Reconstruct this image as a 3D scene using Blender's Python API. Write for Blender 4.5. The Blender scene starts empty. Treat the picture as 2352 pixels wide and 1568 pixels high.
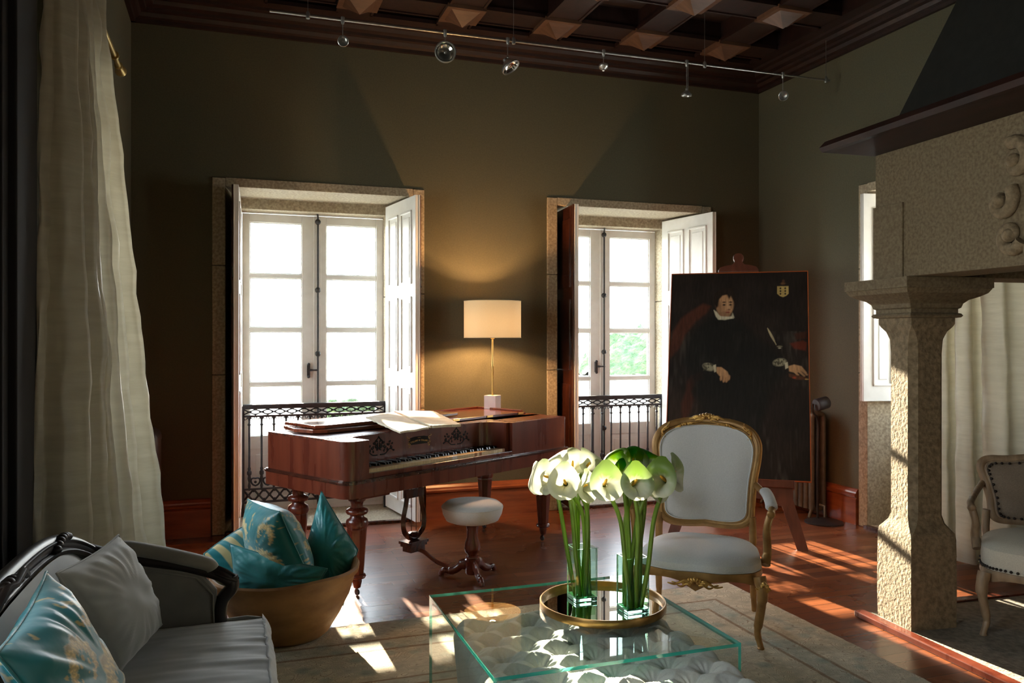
import bpy, math, random
import numpy as np
from mathutils import Matrix, Vector, noise as mnoise
random.seed(7)
PI = math.pi
sin, cos = math.sin, math.cos
SC = bpy.context.scene
COL = SC.collection

# ------------------------------------------------------------ camera
cam_d = bpy.data.cameras.new('camera')
cam = bpy.data.objects.new('camera', cam_d)
COL.objects.link(cam)
cam.location = (0, 0, 1.5)
cam.rotation_euler = (PI / 2, 0, -math.radians(19.0))
cam_d.sensor_width = 36.0
cam_d.lens = 1880 / 2352 * 36.0
cam_d.shift_y = -9 / 2352
cam_d.clip_start = 0.02
cam_d.clip_end = 2000
SC.camera = cam

# ------------------------------------------------------------ world, sun, exposure
SC.view_settings.view_transform = 'Standard'
SC.view_settings.look = 'None'
SC.view_settings.gamma = 1.0
SC.view_settings.use_curve_mapping = False
SC.view_settings.exposure = 1.14
try:
    SC.cycles.use_denoising = True
    SC.cycles.max_bounces = 10
    SC.cycles.diffuse_bounces = 5
    SC.cycles.glossy_bounces = 5
    SC.cycles.transmission_bounces = 8
    SC.cycles.transparent_max_bounces = 24
    SC.cycles.sample_clamp_indirect = 6.0
    SC.cycles.caustics_reflective = False
    SC.cycles.caustics_refractive = False
    SC.cycles.blur_glossy = 0.6
except Exception:
    pass
SKY = 9.0
SUN = 30.0
W = bpy.data.worlds.new('hazy_sky')
SC.world = W
W.use_nodes = True
wn = W.node_tree
bg = wn.nodes['Background']
wtc = wn.nodes.new('ShaderNodeTexCoord')
wsx = wn.nodes.new('ShaderNodeSeparateXYZ')
wrp = wn.nodes.new('ShaderNodeValToRGB')
wn.links.new(wtc.outputs['Generated'], wsx.inputs[0])
wn.links.new(wsx.outputs['Z'], wrp.inputs[0])
wrp.color_ramp.elements[0].position = 0.0
wrp.color_ramp.elements[0].color = (1.0, 0.98, 0.93, 1)
wrp.color_ramp.elements[1].position = 0.7
wrp.color_ramp.elements[1].color = (0.62, 0.78, 1.0, 1)
wn.links.new(wrp.outputs[0], bg.inputs['Color'])
bg.inputs['Strength'].default_value = SKY

sun_d = bpy.data.lights.new('sun', 'SUN')
sun = bpy.data.objects.new('sun', sun_d)
COL.objects.link(sun)
sun_d.energy = SUN
sun_d.angle = math.radians(0.6)
sun_d.color = (1.0, 0.86, 0.66)
sdir = Vector((0.052, -1.0, -0.292)).normalized()
sun.rotation_euler = sdir.to_track_quat('-Z', 'Y').to_euler()


def portal(loc, rot, sx, sy):
    d = bpy.data.lights.new('window_portal', 'AREA')
    d.shape = 'RECTANGLE'
    d.size, d.size_y = sx, sy
    d.cycles.is_portal = True
    o = bpy.data.objects.new('window_portal', d)
    COL.objects.link(o)
    o.location, o.rotation_euler = loc, rot


# ------------------------------------------------------------ helpers
class MB:
    def __init__(self):
        self.v, self.f, self.m, self.attr = [], [], [], None

    def add(self, vs, fs, mi=0, M=None):
        b = len(self.v)
        if M is not None:
            vs = [M @ Vector(p) for p in vs]
        self.v.extend(tuple(p) for p in vs)
        self.f.extend(tuple(i + b for i in f) for f in fs)
        self.m.extend([mi] * len(fs))
        return self

    def box(self, x0, y0, z0, x1, y1, z1, mi=0, M=None):
        vs = [(x0, y0, z0), (x1, y0, z0), (x1, y1, z0), (x0, y1, z0), (x0, y0, z1), (x1, y0, z1), (x1, y1, z1), (x0, y1, z1)]
        fs = [(0, 3, 2, 1), (4, 5, 6, 7), (0, 1, 5, 4), (1, 2, 6, 5), (2, 3, 7, 6), (3, 0, 4, 7)]
        return self.add(vs, fs, mi, M)

    def cbox(self, c, s, mi=0, M=None):
        return self.box(c[0] - s[0] / 2, c[1] - s[1] / 2, c[2] - s[2] / 2, c[0] + s[0] / 2, c[1] + s[1] / 2, c[2] + s[2] / 2, mi, M)

    def prism(self, poly, z0, z1, mi=0, M=None):
        n = len(poly)
        vs = [(x, y, z0) for x, y in poly] + [(x, y, z1) for x, y in poly]
        fs = [tuple(range(n - 1, -1, -1)), tuple(range(n, 2 * n))]
        fs += [(i, (i + 1) % n, n + (i + 1) % n, n + i) for i in range(n)]
        return self.add(vs, fs, mi, M)

    def loft(self, rings, mi=0, M=None, closed=True, cap=True):
        n = len(rings[0])
        vs = [p for r in rings for p in r]
        fs = []
        k = n if closed else n - 1
        for j in range(len(rings) - 1):
            for i in range(k):
                a, b = j * n + i, j * n + (i + 1) % n
                fs.append((a, b, b + n, a + n))
        if cap and closed:
            fs.append(tuple(range(n - 1, -1, -1)))
            fs.append(tuple(range((len(rings) - 1) * n, len(rings) * n)))
        return self.add(vs, fs, mi, M)

    def lathe(self, prof, n=24, c=(0, 0, 0), mi=0, M=None, cap=True):
        rings = [[(c[0] + r * cos(2 * PI * i / n), c[1] + r * sin(2 * PI * i / n), c[2] + z) for i in range(n)] for r, z in prof]
        return self.loft(rings, mi, M, True, cap)

    def tube(self, pts, rad, n=8, mi=0, M=None, closed=False, up=None):
        P = [Vector(p) for p in pts]
        N = len(P)
        T = []
        for i in range(N):
            a = P[(i - 1) % N] if (closed or i > 0) else P[0]
            b = P[(i + 1) % N] if (closed or i < N - 1) else P[-1]
            t = b - a
            T.append(t.normalized() if t.length > 1e-9 else Vector((0, 0, 1)))
        u = Vector(up) if up is not None else (Vector((0, 0, 1)) if abs(T[0].z) < 0.9 else Vector((1, 0, 0)))
        u = (u - T[0] * u.dot(T[0])).normalized()
        rings = []
        for i in range(N):
            if up is not None:
                u = Vector(up)
            w = u - T[i] * u.dot(T[i])
            if w.length > 1e-6:
                u = w.normalized()
            b = T[i].cross(u)
            r = rad[i] if isinstance(rad, (list, tuple)) and len(rad) == N and not (N == 2 and isinstance(rad, tuple)) else rad
            ra, rb = r if isinstance(r, tuple) else (r, r)
            rings.append([P[i] + u * (ra * cos(2 * PI * k / n)) + b * (rb * sin(2 * PI * k / n)) for k in range(n)])
        if closed:
            rings.append(rings[0])
        return self.loft(rings, mi, M, True, not closed)

    def sphere(self, c, r, n=12, m=8, mi=0, M=None, s=(1, 1, 1)):
        rings = []
        for j in range(m + 1):
            a = -PI / 2 + PI * j / m
            rr = max(cos(a), 1e-4) * r
            rings.append([(c[0] + s[0] * rr * cos(2 * PI * i / n), c[1] + s[1] * rr * sin(2 * PI * i / n), c[2] + s[2] * r * sin(a)) for i in range(n)])
        return self.loft(rings, mi, M)

    def grid(self, fn, nu, nv, mi=0, M=None, cu=False):
        ku = nu if cu else nu + 1
        vs = [fn(i / nu, j / nv) for j in range(nv + 1) for i in range(ku)]
        fs = []
        for j in range(nv):
            for i in range(nu):
                a, b = j * ku + i, j * ku + (i + 1) % ku
                fs.append((a, b, b + ku, a + ku))
        return self.add(vs, fs, mi, M)

    def build(self, name, mats, parent=None, loc=None, rz=None, smooth=None, bevel=0, sub=0, solid=0, label=None, kind=None, col=None):
        me = bpy.data.meshes.new(name)
        me.from_pydata(self.v, [], self.f)
        if not isinstance(mats, (list, tuple)):
            mats = [mats]
        for m in mats:
            me.materials.append(m)
        me.polygons.foreach_set('material_index', self.m)
        if col is not None:
            a = me.color_attributes.new('tint', 'FLOAT_COLOR', 'POINT')
            a.data.foreach_set('color', np.asarray(col, dtype=np.float32).ravel())
        me.validate()
        me.update()
        if smooth is not None:
            me.polygons.foreach_set('use_smooth', [True] * len(me.polygons))
            if smooth < 180:
                me.set_sharp_from_angle(angle=math.radians(smooth))
        o = bpy.data.objects.new(name, me)
        COL.objects.link(o)
        if parent:
            o.parent = parent
        if loc is not None:
            o.location = loc
        if rz is not None:
            o.rotation_euler = (0, 0, rz)
        if solid:
            md = o.modifiers.new('s', 'SOLIDIFY'); md.thickness = solid; md.offset = 0
        if bevel:
            md = o.modifiers.new('b', 'BEVEL'); md.width = bevel; md.segments = 2
            md.limit_method = 'ANGLE'; md.angle_limit = math.radians(40)
        if sub:
            md = o.modifiers.new('u', 'SUBSURF'); md.levels = sub; md.render_levels = sub
        if label:
            o['label'] = label
        if kind:
            o['kind'] = kind
        return o


def tag(o, label, cat, group=None, kind=None):
    o['label'] = label
    o['category'] = cat
    if group:
        o['group'] = group
    if kind:
        o['kind'] = kind
    return o


def thing(name, label, cat, loc=(0, 0, 0), rz=0.0, group=None, kind=None):
    o = bpy.data.objects.new(name, None)
    COL.objects.link(o)
    o.empty_display_size = 0.1
    o.location = loc
    o.rotation_euler = (0, 0, rz)
    return tag(o, label, cat, group, kind)


def copy_tree(o, parent=None):
    c = o.copy()
    COL.objects.link(c)
    c.parent = parent
    for ch in list(o.children):
        copy_tree(ch, c)
    return c


def cr(pts, n=8, closed=False):
    P = [Vector(p) for p in pts]
    N = len(P)
    out = []
    segs = N if closed else N - 1
    for i in range(segs):
        if closed:
            a, b, c, d = P[(i - 1) % N], P[i], P[(i + 1) % N], P[(i + 2) % N]
        else:
            a, b, c, d = P[max(i - 1, 0)], P[i], P[i + 1], P[min(i + 2, N - 1)]
        for k in range(n):
            t = k / n
            out.append(0.5 * ((2 * b) + (c - a) * t + (2 * a - 5 * b + 4 * c - d) * t * t + (3 * b - a - 3 * c + d) * t ** 3))
    if not closed:
        out.append(P[-1])
    return out


def T(x=0, y=0, z=0, rz=0, rx=0, ry=0, s=1):
    return Matrix.Translation((x, y, z)) @ Matrix.Rotation(rz, 4, 'Z') @ Matrix.Rotation(ry, 4, 'Y') @ Matrix.Rotation(rx, 4, 'X') @ Matrix.Scale(s, 4)


def lerp(a, b, t):
    return a + (b - a) * t


# ------------------------------------------------------------ materials
def srgb(r, g, b):
    f = lambda c: (c / 255 / 12.92) if c / 255 <= 0.04045 else ((c / 255 + 0.055) / 1.055) ** 2.4
    return (f(r), f(g), f(b))


def nt(m):
    m.use_nodes = True
    t = m.node_tree
    return t, t.nodes['Principled BSDF']


def N_(t, k, **kw):
    n = t.nodes.new(k)
    for a, b in kw.items():
        setattr(n, a, b)
    return n


def pm(name, c1, c2=None, scale=6, rough=0.5, bump=0.0, metal=0.0, stretch=(1, 1, 1), detail=4, coat=0.0, lo=0.35, hi=0.65,
       bscale=None, bdist=0.01, sheen=0.0, trans=0.0, rvar=0.0, spec=0.5):
    m = bpy.data.materials.new(name)
    t, p = nt(m)
    p.inputs['Roughness'].default_value = rough
    p.inputs['Metallic'].default_value = metal
    p.inputs['Coat Weight'].default_value = coat
    p.inputs['Coat Roughness'].default_value = 0.12
    p.inputs['Specular IOR Level'].default_value = spec
    if sheen:
        p.inputs['Sheen Weight'].default_value = sheen
    tc = N_(t, 'ShaderNodeTexCoord')
    mp = N_(t, 'ShaderNodeMapping')
    mp.inputs['Scale'].default_value = stretch
    t.links.new(tc.outputs['Object'], mp.inputs[0])
    nz = N_(t, 'ShaderNodeTexNoise')
    nz.inputs['Scale'].default_value = scale
    nz.inputs['Detail'].default_value = detail
    t.links.new(mp.outputs[0], nz.inputs['Vector'])
    rp = N_(t, 'ShaderNodeValToRGB')
    rp.color_ramp.elements[0].position = lo
    rp.color_ramp.elements[0].color = (*c1, 1)
    rp.color_ramp.elements[1].position = hi
    rp.color_ramp.elements[1].color = (*(c2 or c1), 1)
    t.links.new(nz.outputs['Fac'], rp.inputs[0])
    t.links.new(rp.outputs[0], p.inputs['Base Color'])
    if rvar:
        mr = N_(t, 'ShaderNodeMapRange')
        mr.inputs['To Min'].default_value = rough - rvar
        mr.inputs['To Max'].default_value = rough + rvar
        t.links.new(nz.outputs['Fac'], mr.inputs['Value'])
        t.links.new(mr.outputs[0], p.inputs['Roughness'])
    if bump:
        bz = N_(t, 'ShaderNodeTexNoise')
        bz.inputs['Scale'].default_value = bscale or scale * 4
        bz.inputs['Detail'].default_value = 5
        t.links.new(mp.outputs[0], bz.inputs['Vector'])
        bp = N_(t, 'ShaderNodeBump')
        bp.inputs['Strength'].default_value = bump
        bp.inputs['Distance'].default_value = bdist
        t.links.new(bz.outputs['Fac'], bp.inputs['Height'])
        t.links.new(bp.outputs[0], p.inputs['Normal'])
    if trans:
        tr = N_(t, 'ShaderNodeBsdfTranslucent')
        t.links.new(rp.outputs[0], tr.inputs['Color'])
        mx = N_(t, 'ShaderNodeMixShader')
        mx.inputs[0].default_value = trans
        out = t.nodes['Material Output']
        t.links.new(p.outputs[0], mx.inputs[1])
        t.links.new(tr.outputs[0], mx.inputs[2])
        t.links.new(mx.outputs[0], out.inputs['Surface'])
    return m


def thin_glass(name, tint=(0.93, 0.98, 0.96), f=1.0, ior=1.5):
    m = bpy.data.materials.new(name)
    t, p = nt(m)
    t.nodes.remove(p)
    tr = N_(t, 'ShaderNodeBsdfTransparent')
    tr.inputs[0].default_value = (*tint, 1)
    gl = N_(t, 'ShaderNodeBsdfGlossy')
    gl.inputs['Roughness'].default_value = 0.0
    fr = N_(t, 'ShaderNodeFresnel')
    fr.inputs['IOR'].default_value = ior
    mu = N_(t, 'ShaderNodeMath', operation='MULTIPLY')
    mu.inputs[1].default_value = f
    mx = N_(t, 'ShaderNodeMixShader')
    ge = N_(t, 'ShaderNodeNewGeometry')
    om = N_(t, 'ShaderNodeMath', operation='SUBTRACT'); om.inputs[0].default_value = 1.0
    t.links.new(ge.outputs['Backfacing'], om.inputs[1])
    m2 = N_(t, 'ShaderNodeMath', operation='MULTIPLY')
    t.links.new(fr.outputs[0], mu.inputs[0])
    t.links.new(mu.outputs[0], m2.inputs[0]); t.links.new(om.outputs[0], m2.inputs[1])
    t.links.new(m2.outputs[0], mx.inputs[0])
    t.links.new(tr.outputs[0], mx.inputs[1])
    t.links.new(gl.outputs[0], mx.inputs[2])
    t.links.new(mx.outputs[0], t.nodes['Material Output'].inputs['Surface'])
    return m


def attr_mat(name, rough=0.5, trans=0.0, sheen=0.0, bump=0.0, bscale=60, coat=0.0, spec=0.5, var=0.0, vscale=30, aniso=None):
    m = bpy.data.materials.new(name)
    t, p = nt(m)
    a = N_(t, 'ShaderNodeVertexColor', layer_name='tint')
    src = a.outputs['Color']
    tc = N_(t, 'ShaderNodeTexCoord')
    if var:
        nz = N_(t, 'ShaderNodeTexNoise')
        nz.inputs['Scale'].default_value = vscale
        nz.inputs['Detail'].default_value = 6
        if aniso:
            mp = N_(t, 'ShaderNodeMapping')
            mp.inputs['Scale'].default_value = aniso
            t.links.new(tc.outputs['Object'], mp.inputs[0])
            t.links.new(mp.outputs[0], nz.inputs['Vector'])
        else:
            t.links.new(tc.outputs['Object'], nz.inputs['Vector'])
        mr = N_(t, 'ShaderNodeMapRange')
        mr.inputs['From Min'].default_value = 0.3
        mr.inputs['From Max'].default_value = 0.7
        mr.inputs['To Min'].default_value = 1 - var
        mr.inputs['To Max'].default_value = 1 + var
        t.links.new(nz.outputs['Fac'], mr.inputs['Value'])
        vm = N_(t, 'ShaderNodeVectorMath', operation='SCALE')
        t.links.new(src, vm.inputs[0])
        t.links.new(mr.outputs[0], vm.inputs['Scale'])
        src = vm.outputs[0]
    t.links.new(src, p.inputs['Base Color'])
    p.inputs['Roughness'].default_value = rough
    p.inputs['Sheen Weight'].default_value = sheen
    p.inputs['Coat Weight'].default_value = coat
    p.inputs['Specular IOR Level'].default_value = spec
    if bump:
        bz = N_(t, 'ShaderNodeTexNoise')
        bz.inputs['Scale'].default_value = bscale
        t.links.new(tc.outputs['Object'], bz.inputs['Vector'])
        bp = N_(t, 'ShaderNodeBump')
        bp.inputs['Strength'].default_value = bump
        bp.inputs['Distance'].default_value = 0.004
        t.links.new(bz.outputs['Fac'], bp.inputs['Height'])
        t.links.new(bp.outputs[0], p.inputs['Normal'])
    if trans:
        tr = N_(t, 'ShaderNodeBsdfTranslucent')
        t.links.new(src, tr.inputs['Color'])
        mx = N_(t, 'ShaderNodeMixShader')
        mx.inputs[0].default_value = trans
        t.links.new(p.outputs[0], mx.inputs[1])
        t.links.new(tr.outputs[0], mx.inputs[2])
        t.links.new(mx.outputs[0], t.nodes['Material Output'].inputs['Surface'])
    return m


M = {}
M['wall'] = pm('olive_wall', (0.080, 0.074, 0.042), (0.095, 0.088, 0.050), 90, 0.75, 0.25, stretch=(1, 1, 1), bscale=260, bdist=0.002)
M['stone'] = pm('granite', (0.28, 0.225, 0.15), (0.48, 0.40, 0.275), 55, 0.85, 0.35, detail=8, bscale=110, bdist=0.005)
M['rough_stone'] = pm('hewn_granite', (0.15, 0.110, 0.062), (0.27, 0.205, 0.125), 40, 0.9, 0.8, detail=8, bscale=60, bdist=0.008)
M['hoodstone'] = pm('dressed_granite', (0.125, 0.092, 0.052), (0.20, 0.155, 0.092), 70, 0.88, 0.35, detail=8, bscale=120, bdist=0.005)
M['hearth'] = pm('hearth_stone', (0.16, 0.14, 0.11), (0.27, 0.24, 0.19), 30, 0.85, 0.5, bscale=60, bdist=0.01)
M['white'] = pm('white_paint', (0.78, 0.77, 0.72), (0.84, 0.83, 0.79), 10, 0.35, 0.05)
M['mahog'] = pm('mahogany', (0.085, 0.015, 0.007), (0.150, 0.032, 0.014), 4, 0.28, 0.0, stretch=(3.5, 3.5, 0.35), detail=4, coat=0.3, rvar=0.04)
M['mahog_h'] = pm('mahogany_lid', (0.11, 0.024, 0.012), (0.20, 0.050, 0.022), 5, 0.22, 0.0, stretch=(0.7, 8, 6), detail=6, coat=0.7)
M['darkwood'] = pm('dark_polished_wood', (0.030, 0.008, 0.005), (0.075, 0.020, 0.010), 6, 0.25, 0.0, stretch=(5, 5, 1), coat=0.5)
M['ceilwood'] = pm('ceiling_wood', (0.010, 0.0028, 0.0016), (0.020, 0.0058, 0.003), 5, 0.5, 0.1, stretch=(4, 4, 1))
M['ceilpanel'] = pm('ceiling_panel_wood', (0.009, 0.003, 0.002), (0.017, 0.006, 0.003), 5, 0.6, stretch=(4, 1, 1))
M['basewood'] = pm('baseboard_wood', (0.21, 0.052, 0.018), (0.34, 0.095, 0.032), 4, 0.3, 0.0, stretch=(1, 1, 6), coat=0.4)
M['easelwood'] = pm('easel_wood', (0.10, 0.030, 0.017), (0.17, 0.055, 0.030), 5, 0.4, stretch=(4, 4, 1))
M['black'] = pm('black_lacquer', (0.012, 0.009, 0.008), (0.022, 0.014, 0.011), 5, 0.42, spec=.35)
M['iron'] = pm('cast_iron', (0.018, 0.017, 0.020), (0.035, 0.033, 0.036), 30, 0.5, 0.3, bdist=0.002)
M['gunmetal'] = pm('radiator_paint', (0.075, 0.066, 0.050), (0.11, 0.095, 0.07), 20, 0.4, 0.2, bdist=0.002)
M['brown_iron'] = pm('brown_radiator_paint', (0.045, 0.030, 0.024), (0.07, 0.045, 0.035), 20, 0.35, 0.2, bdist=0.002)
M['gold'] = pm('gilt_wood', (0.42, 0.22, 0.055), (0.66, 0.40, 0.12), 22, 0.35, 0.4, metal=0.65, bscale=40, bdist=0.003)
M['giltmatte'] = pm('gilt_wood_worn', (0.27, 0.145, 0.048), (0.42, 0.24, 0.085), 14, 0.4, 0.2, metal=0.35, bscale=60, bdist=0.002)
M['brass'] = pm('brass', (0.62, 0.38, 0.11), (0.75, 0.50, 0.18), 10, 0.28, metal=1.0)
M['olbrass'] = pm('old_brass', (0.40, 0.27, 0.08), (0.52, 0.36, 0.12), 10, 0.4, metal=0.8)
M['chrome'] = pm('chrome', (0.75, 0.76, 0.76), None, 5, 0.12, metal=1.0)
M['steel'] = pm('satin_steel', (0.36, 0.37, 0.36), (0.45, 0.46, 0.44), 20, 0.35, metal=0.9)
M['mirror'] = pm('mirror', (0.80, 0.82, 0.80), None, 5, 0.01, metal=1.0)
M['marble'] = pm('white_marble', (0.74, 0.74, 0.75), (0.86, 0.85, 0.83), 9, 0.3, detail=8)
M['linen'] = pm('white_linen', (0.60, 0.61, 0.63), (0.68, 0.69, 0.71), 220, 0.85, 0.2, bscale=500, bdist=0.001, sheen=0.3)
M['velvet'] = pm('grey_velvet', (0.26, 0.265, 0.245), (0.32, 0.325, 0.30), 8, 0.7, 0.15, bscale=400, bdist=0.001, sheen=0.6)
M['velvet_d'] = pm('taupe_velvet', (0.20, 0.185, 0.155), (0.25, 0.23, 0.195), 8, 0.75, 0.15, bscale=400, bdist=0.001, sheen=0.4)
M['tuft'] = pm('tufted_linen', (0.54, 0.54, 0.48), (0.62, 0.62, 0.56), 260, 0.8, 0.15, bscale=500, bdist=0.001, sheen=0.3)
M['brownlinen'] = pm('brown_linen', (0.17, 0.135, 0.10), (0.22, 0.175, 0.13), 200, 0.85, 0.2, bscale=400, bdist=0.001)
M['cream'] = pm('cream_linen', (0.50, 0.47, 0.39), (0.58, 0.55, 0.46), 200, 0.85, 0.2, bscale=400, bdist=0.001)
M['oldwood'] = pm('weathered_wood', (0.20, 0.135, 0.08), (0.33, 0.235, 0.145), 6, 0.5, 0.2, stretch=(5, 5, 1), bdist=0.002)
M['silk'] = pm('silk_curtain', (0.49, 0.44, 0.32), (0.56, 0.51, 0.38), 5, 0.38, 0.35, stretch=(1, 1, 6), bscale=3, bdist=0.02, sheen=0.3, trans=0.22)
M['teal'] = pm('teal_silk', (0.0, 0.155, 0.165), (0.005, 0.215, 0.22), 6, 0.38, 0.5, bscale=11, bdist=0.02, sheen=0.5)
M['bowl'] = pm('old_wood_bowl', (0.22, 0.10, 0.036), (0.42, 0.22, 0.085), 4, 0.6, 0.4, stretch=(1, 1, 2), detail=8, bscale=14, bdist=0.01)
M['paper'] = pm('old_paper', (0.62, 0.55, 0.40), (0.76, 0.70, 0.56), 14, 0.8, detail=8)
M['ivory'] = pm('ivory', (0.68, 0.50, 0.27), (0.80, 0.63, 0.38), 8, 0.3)
M['ivory_w'] = pm('white_ivory', (0.85, 0.83, 0.76), None, 8, 0.3)
M['keywood'] = pm('bare_key_wood', (0.30, 0.12, 0.045), (0.38, 0.17, 0.07), 8, 0.5)
M['ebony'] = pm('ebony', (0.012, 0.010, 0.010), (0.02, 0.017, 0.015), 8, 0.22)
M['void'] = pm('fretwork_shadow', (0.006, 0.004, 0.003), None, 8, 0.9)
M['giltline'] = pm('gilt_lettering', (0.42, 0.24, 0.07), (0.55, 0.34, 0.11), 40, 0.4, metal=0.5)
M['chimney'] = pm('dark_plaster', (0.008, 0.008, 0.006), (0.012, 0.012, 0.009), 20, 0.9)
M['pane'] = thin_glass('window_pane', (0.97, 0.985, 0.98), 0.6)
M['glass'] = thin_glass('table_glass', (0.95, 0.985, 0.97), 0.85)
M['vglass'] = thin_glass('vase_glass', (0.86, 0.95, 0.90), 1.0)
M['water'] = thin_glass('vase_water', (0.80, 0.93, 0.78), 0.6, 1.33)
g = bpy.data.materials.new('glass_edge'); t, p = nt(g)
p.inputs['Base Color'].default_value = (0.02, 0.42, 0.34, 1); p.inputs['Roughness'].default_value = 0.08
p.inputs['Transmission Weight'].default_value = 0.55; p.inputs['IOR'].default_value = 1.5
M['gedge'] = g
g = bpy.data.materials.new('vase_edge'); t, p = nt(g)
p.inputs['Base Color'].default_value = (0.42, 0.86, 0.68, 1); p.inputs['Roughness'].default_value = 0.03
p.inputs['Transmission Weight'].default_value = 0.8; p.inputs['IOR'].default_value = 1.5
M['vedge'] = g
g = pm('shade_fabric', (0.62, 0.56, 0.38), (0.66, 0.60, 0.42), 300, 0.9, trans=0.030)
M['shade'] = g
g = bpy.data.materials.new('bulb_glow'); t, p = nt(g)
p.inputs['Emission Color'].default_value = (1.0, 0.66, 0.30, 1); p.inputs['Emission Strength'].default_value = 22
M['bulb'] = g


def floor_mat():
    m = bpy.data.materials.new('floor_boards'); t, p = nt(m)
    tc = N_(t, 'ShaderNodeTexCoord')
    bk = N_(t, 'ShaderNodeTexBrick')
    bk.offset = 0.37
    for k, v in (('Scale', 1.0), ('Mortar Size', 0.0028), ('Brick Width', 1.7), ('Row Height', 0.088), ('Bias', 0.0), ('Mortar Smooth', 0.3)):
        bk.inputs[k].default_value = v
    bk.inputs['Color1'].default_value = (0.11, 0.030, 0.011, 1)
    bk.inputs['Color2'].default_value = (0.215, 0.066, 0.023, 1)
    bk.inputs['Mortar'].default_value = (0.03, 0.010, 0.005, 1)
    t.links.new(tc.outputs['Object'], bk.inputs['Vector'])
    mp = N_(t, 'ShaderNodeMapping'); mp.inputs['Scale'].default_value = (0.22, 7, 1)
    t.links.new(tc.outputs['Object'], mp.inputs[0])
    nz = N_(t, 'ShaderNodeTexNoise'); nz.inputs['Scale'].default_value = 4; nz.inputs['Detail'].default_value = 8
    t.links.new(mp.outputs[0], nz.inputs['Vector'])
    mr = N_(t, 'ShaderNodeMapRange'); mr.inputs['From Min'].default_value = .3; mr.inputs['From Max'].default_value = .7
    mr.inputs['To Min'].default_value = .80; mr.inputs['To Max'].default_value = 1.15
    t.links.new(nz.outputs['Fac'], mr.inputs['Value'])
    vm = N_(t, 'ShaderNodeVectorMath', operation='SCALE')
    t.links.new(bk.outputs['Color'], vm.inputs[0]); t.links.new(mr.outputs[0], vm.inputs['Scale'])
    t.links.new(vm.outputs[0], p.inputs['Base Color'])
    n2 = N_(t, 'ShaderNodeTexNoise'); n2.inputs['Scale'].default_value = 2.2; n2.inputs['Detail'].default_value = 3
    t.links.new(tc.outputs['Object'], n2.inputs['Vector'])
    m2 = N_(t, 'ShaderNodeMapRange'); m2.inputs['To Min'].default_value = .20; m2.inputs['To Max'].default_value = .36
    t.links.new(n2.outputs['Fac'], m2.inputs['Value']); t.links.new(m2.outputs[0], p.inputs['Roughness'])
    bp = N_(t, 'ShaderNodeBump'); bp.inputs['Strength'].default_value = .25; bp.inputs['Distance'].default_value = .003
    ad = N_(t, 'ShaderNodeMath', operation='MULTIPLY'); ad.inputs[1].default_value = -1.0
    t.links.new(bk.outputs['Fac'], ad.inputs[0])
    t.links.new(ad.outputs[0], bp.inputs['Height']); t.links.new(bp.outputs[0], p.inputs['Normal'])
    return m


M['floor'] = floor_mat()


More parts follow.
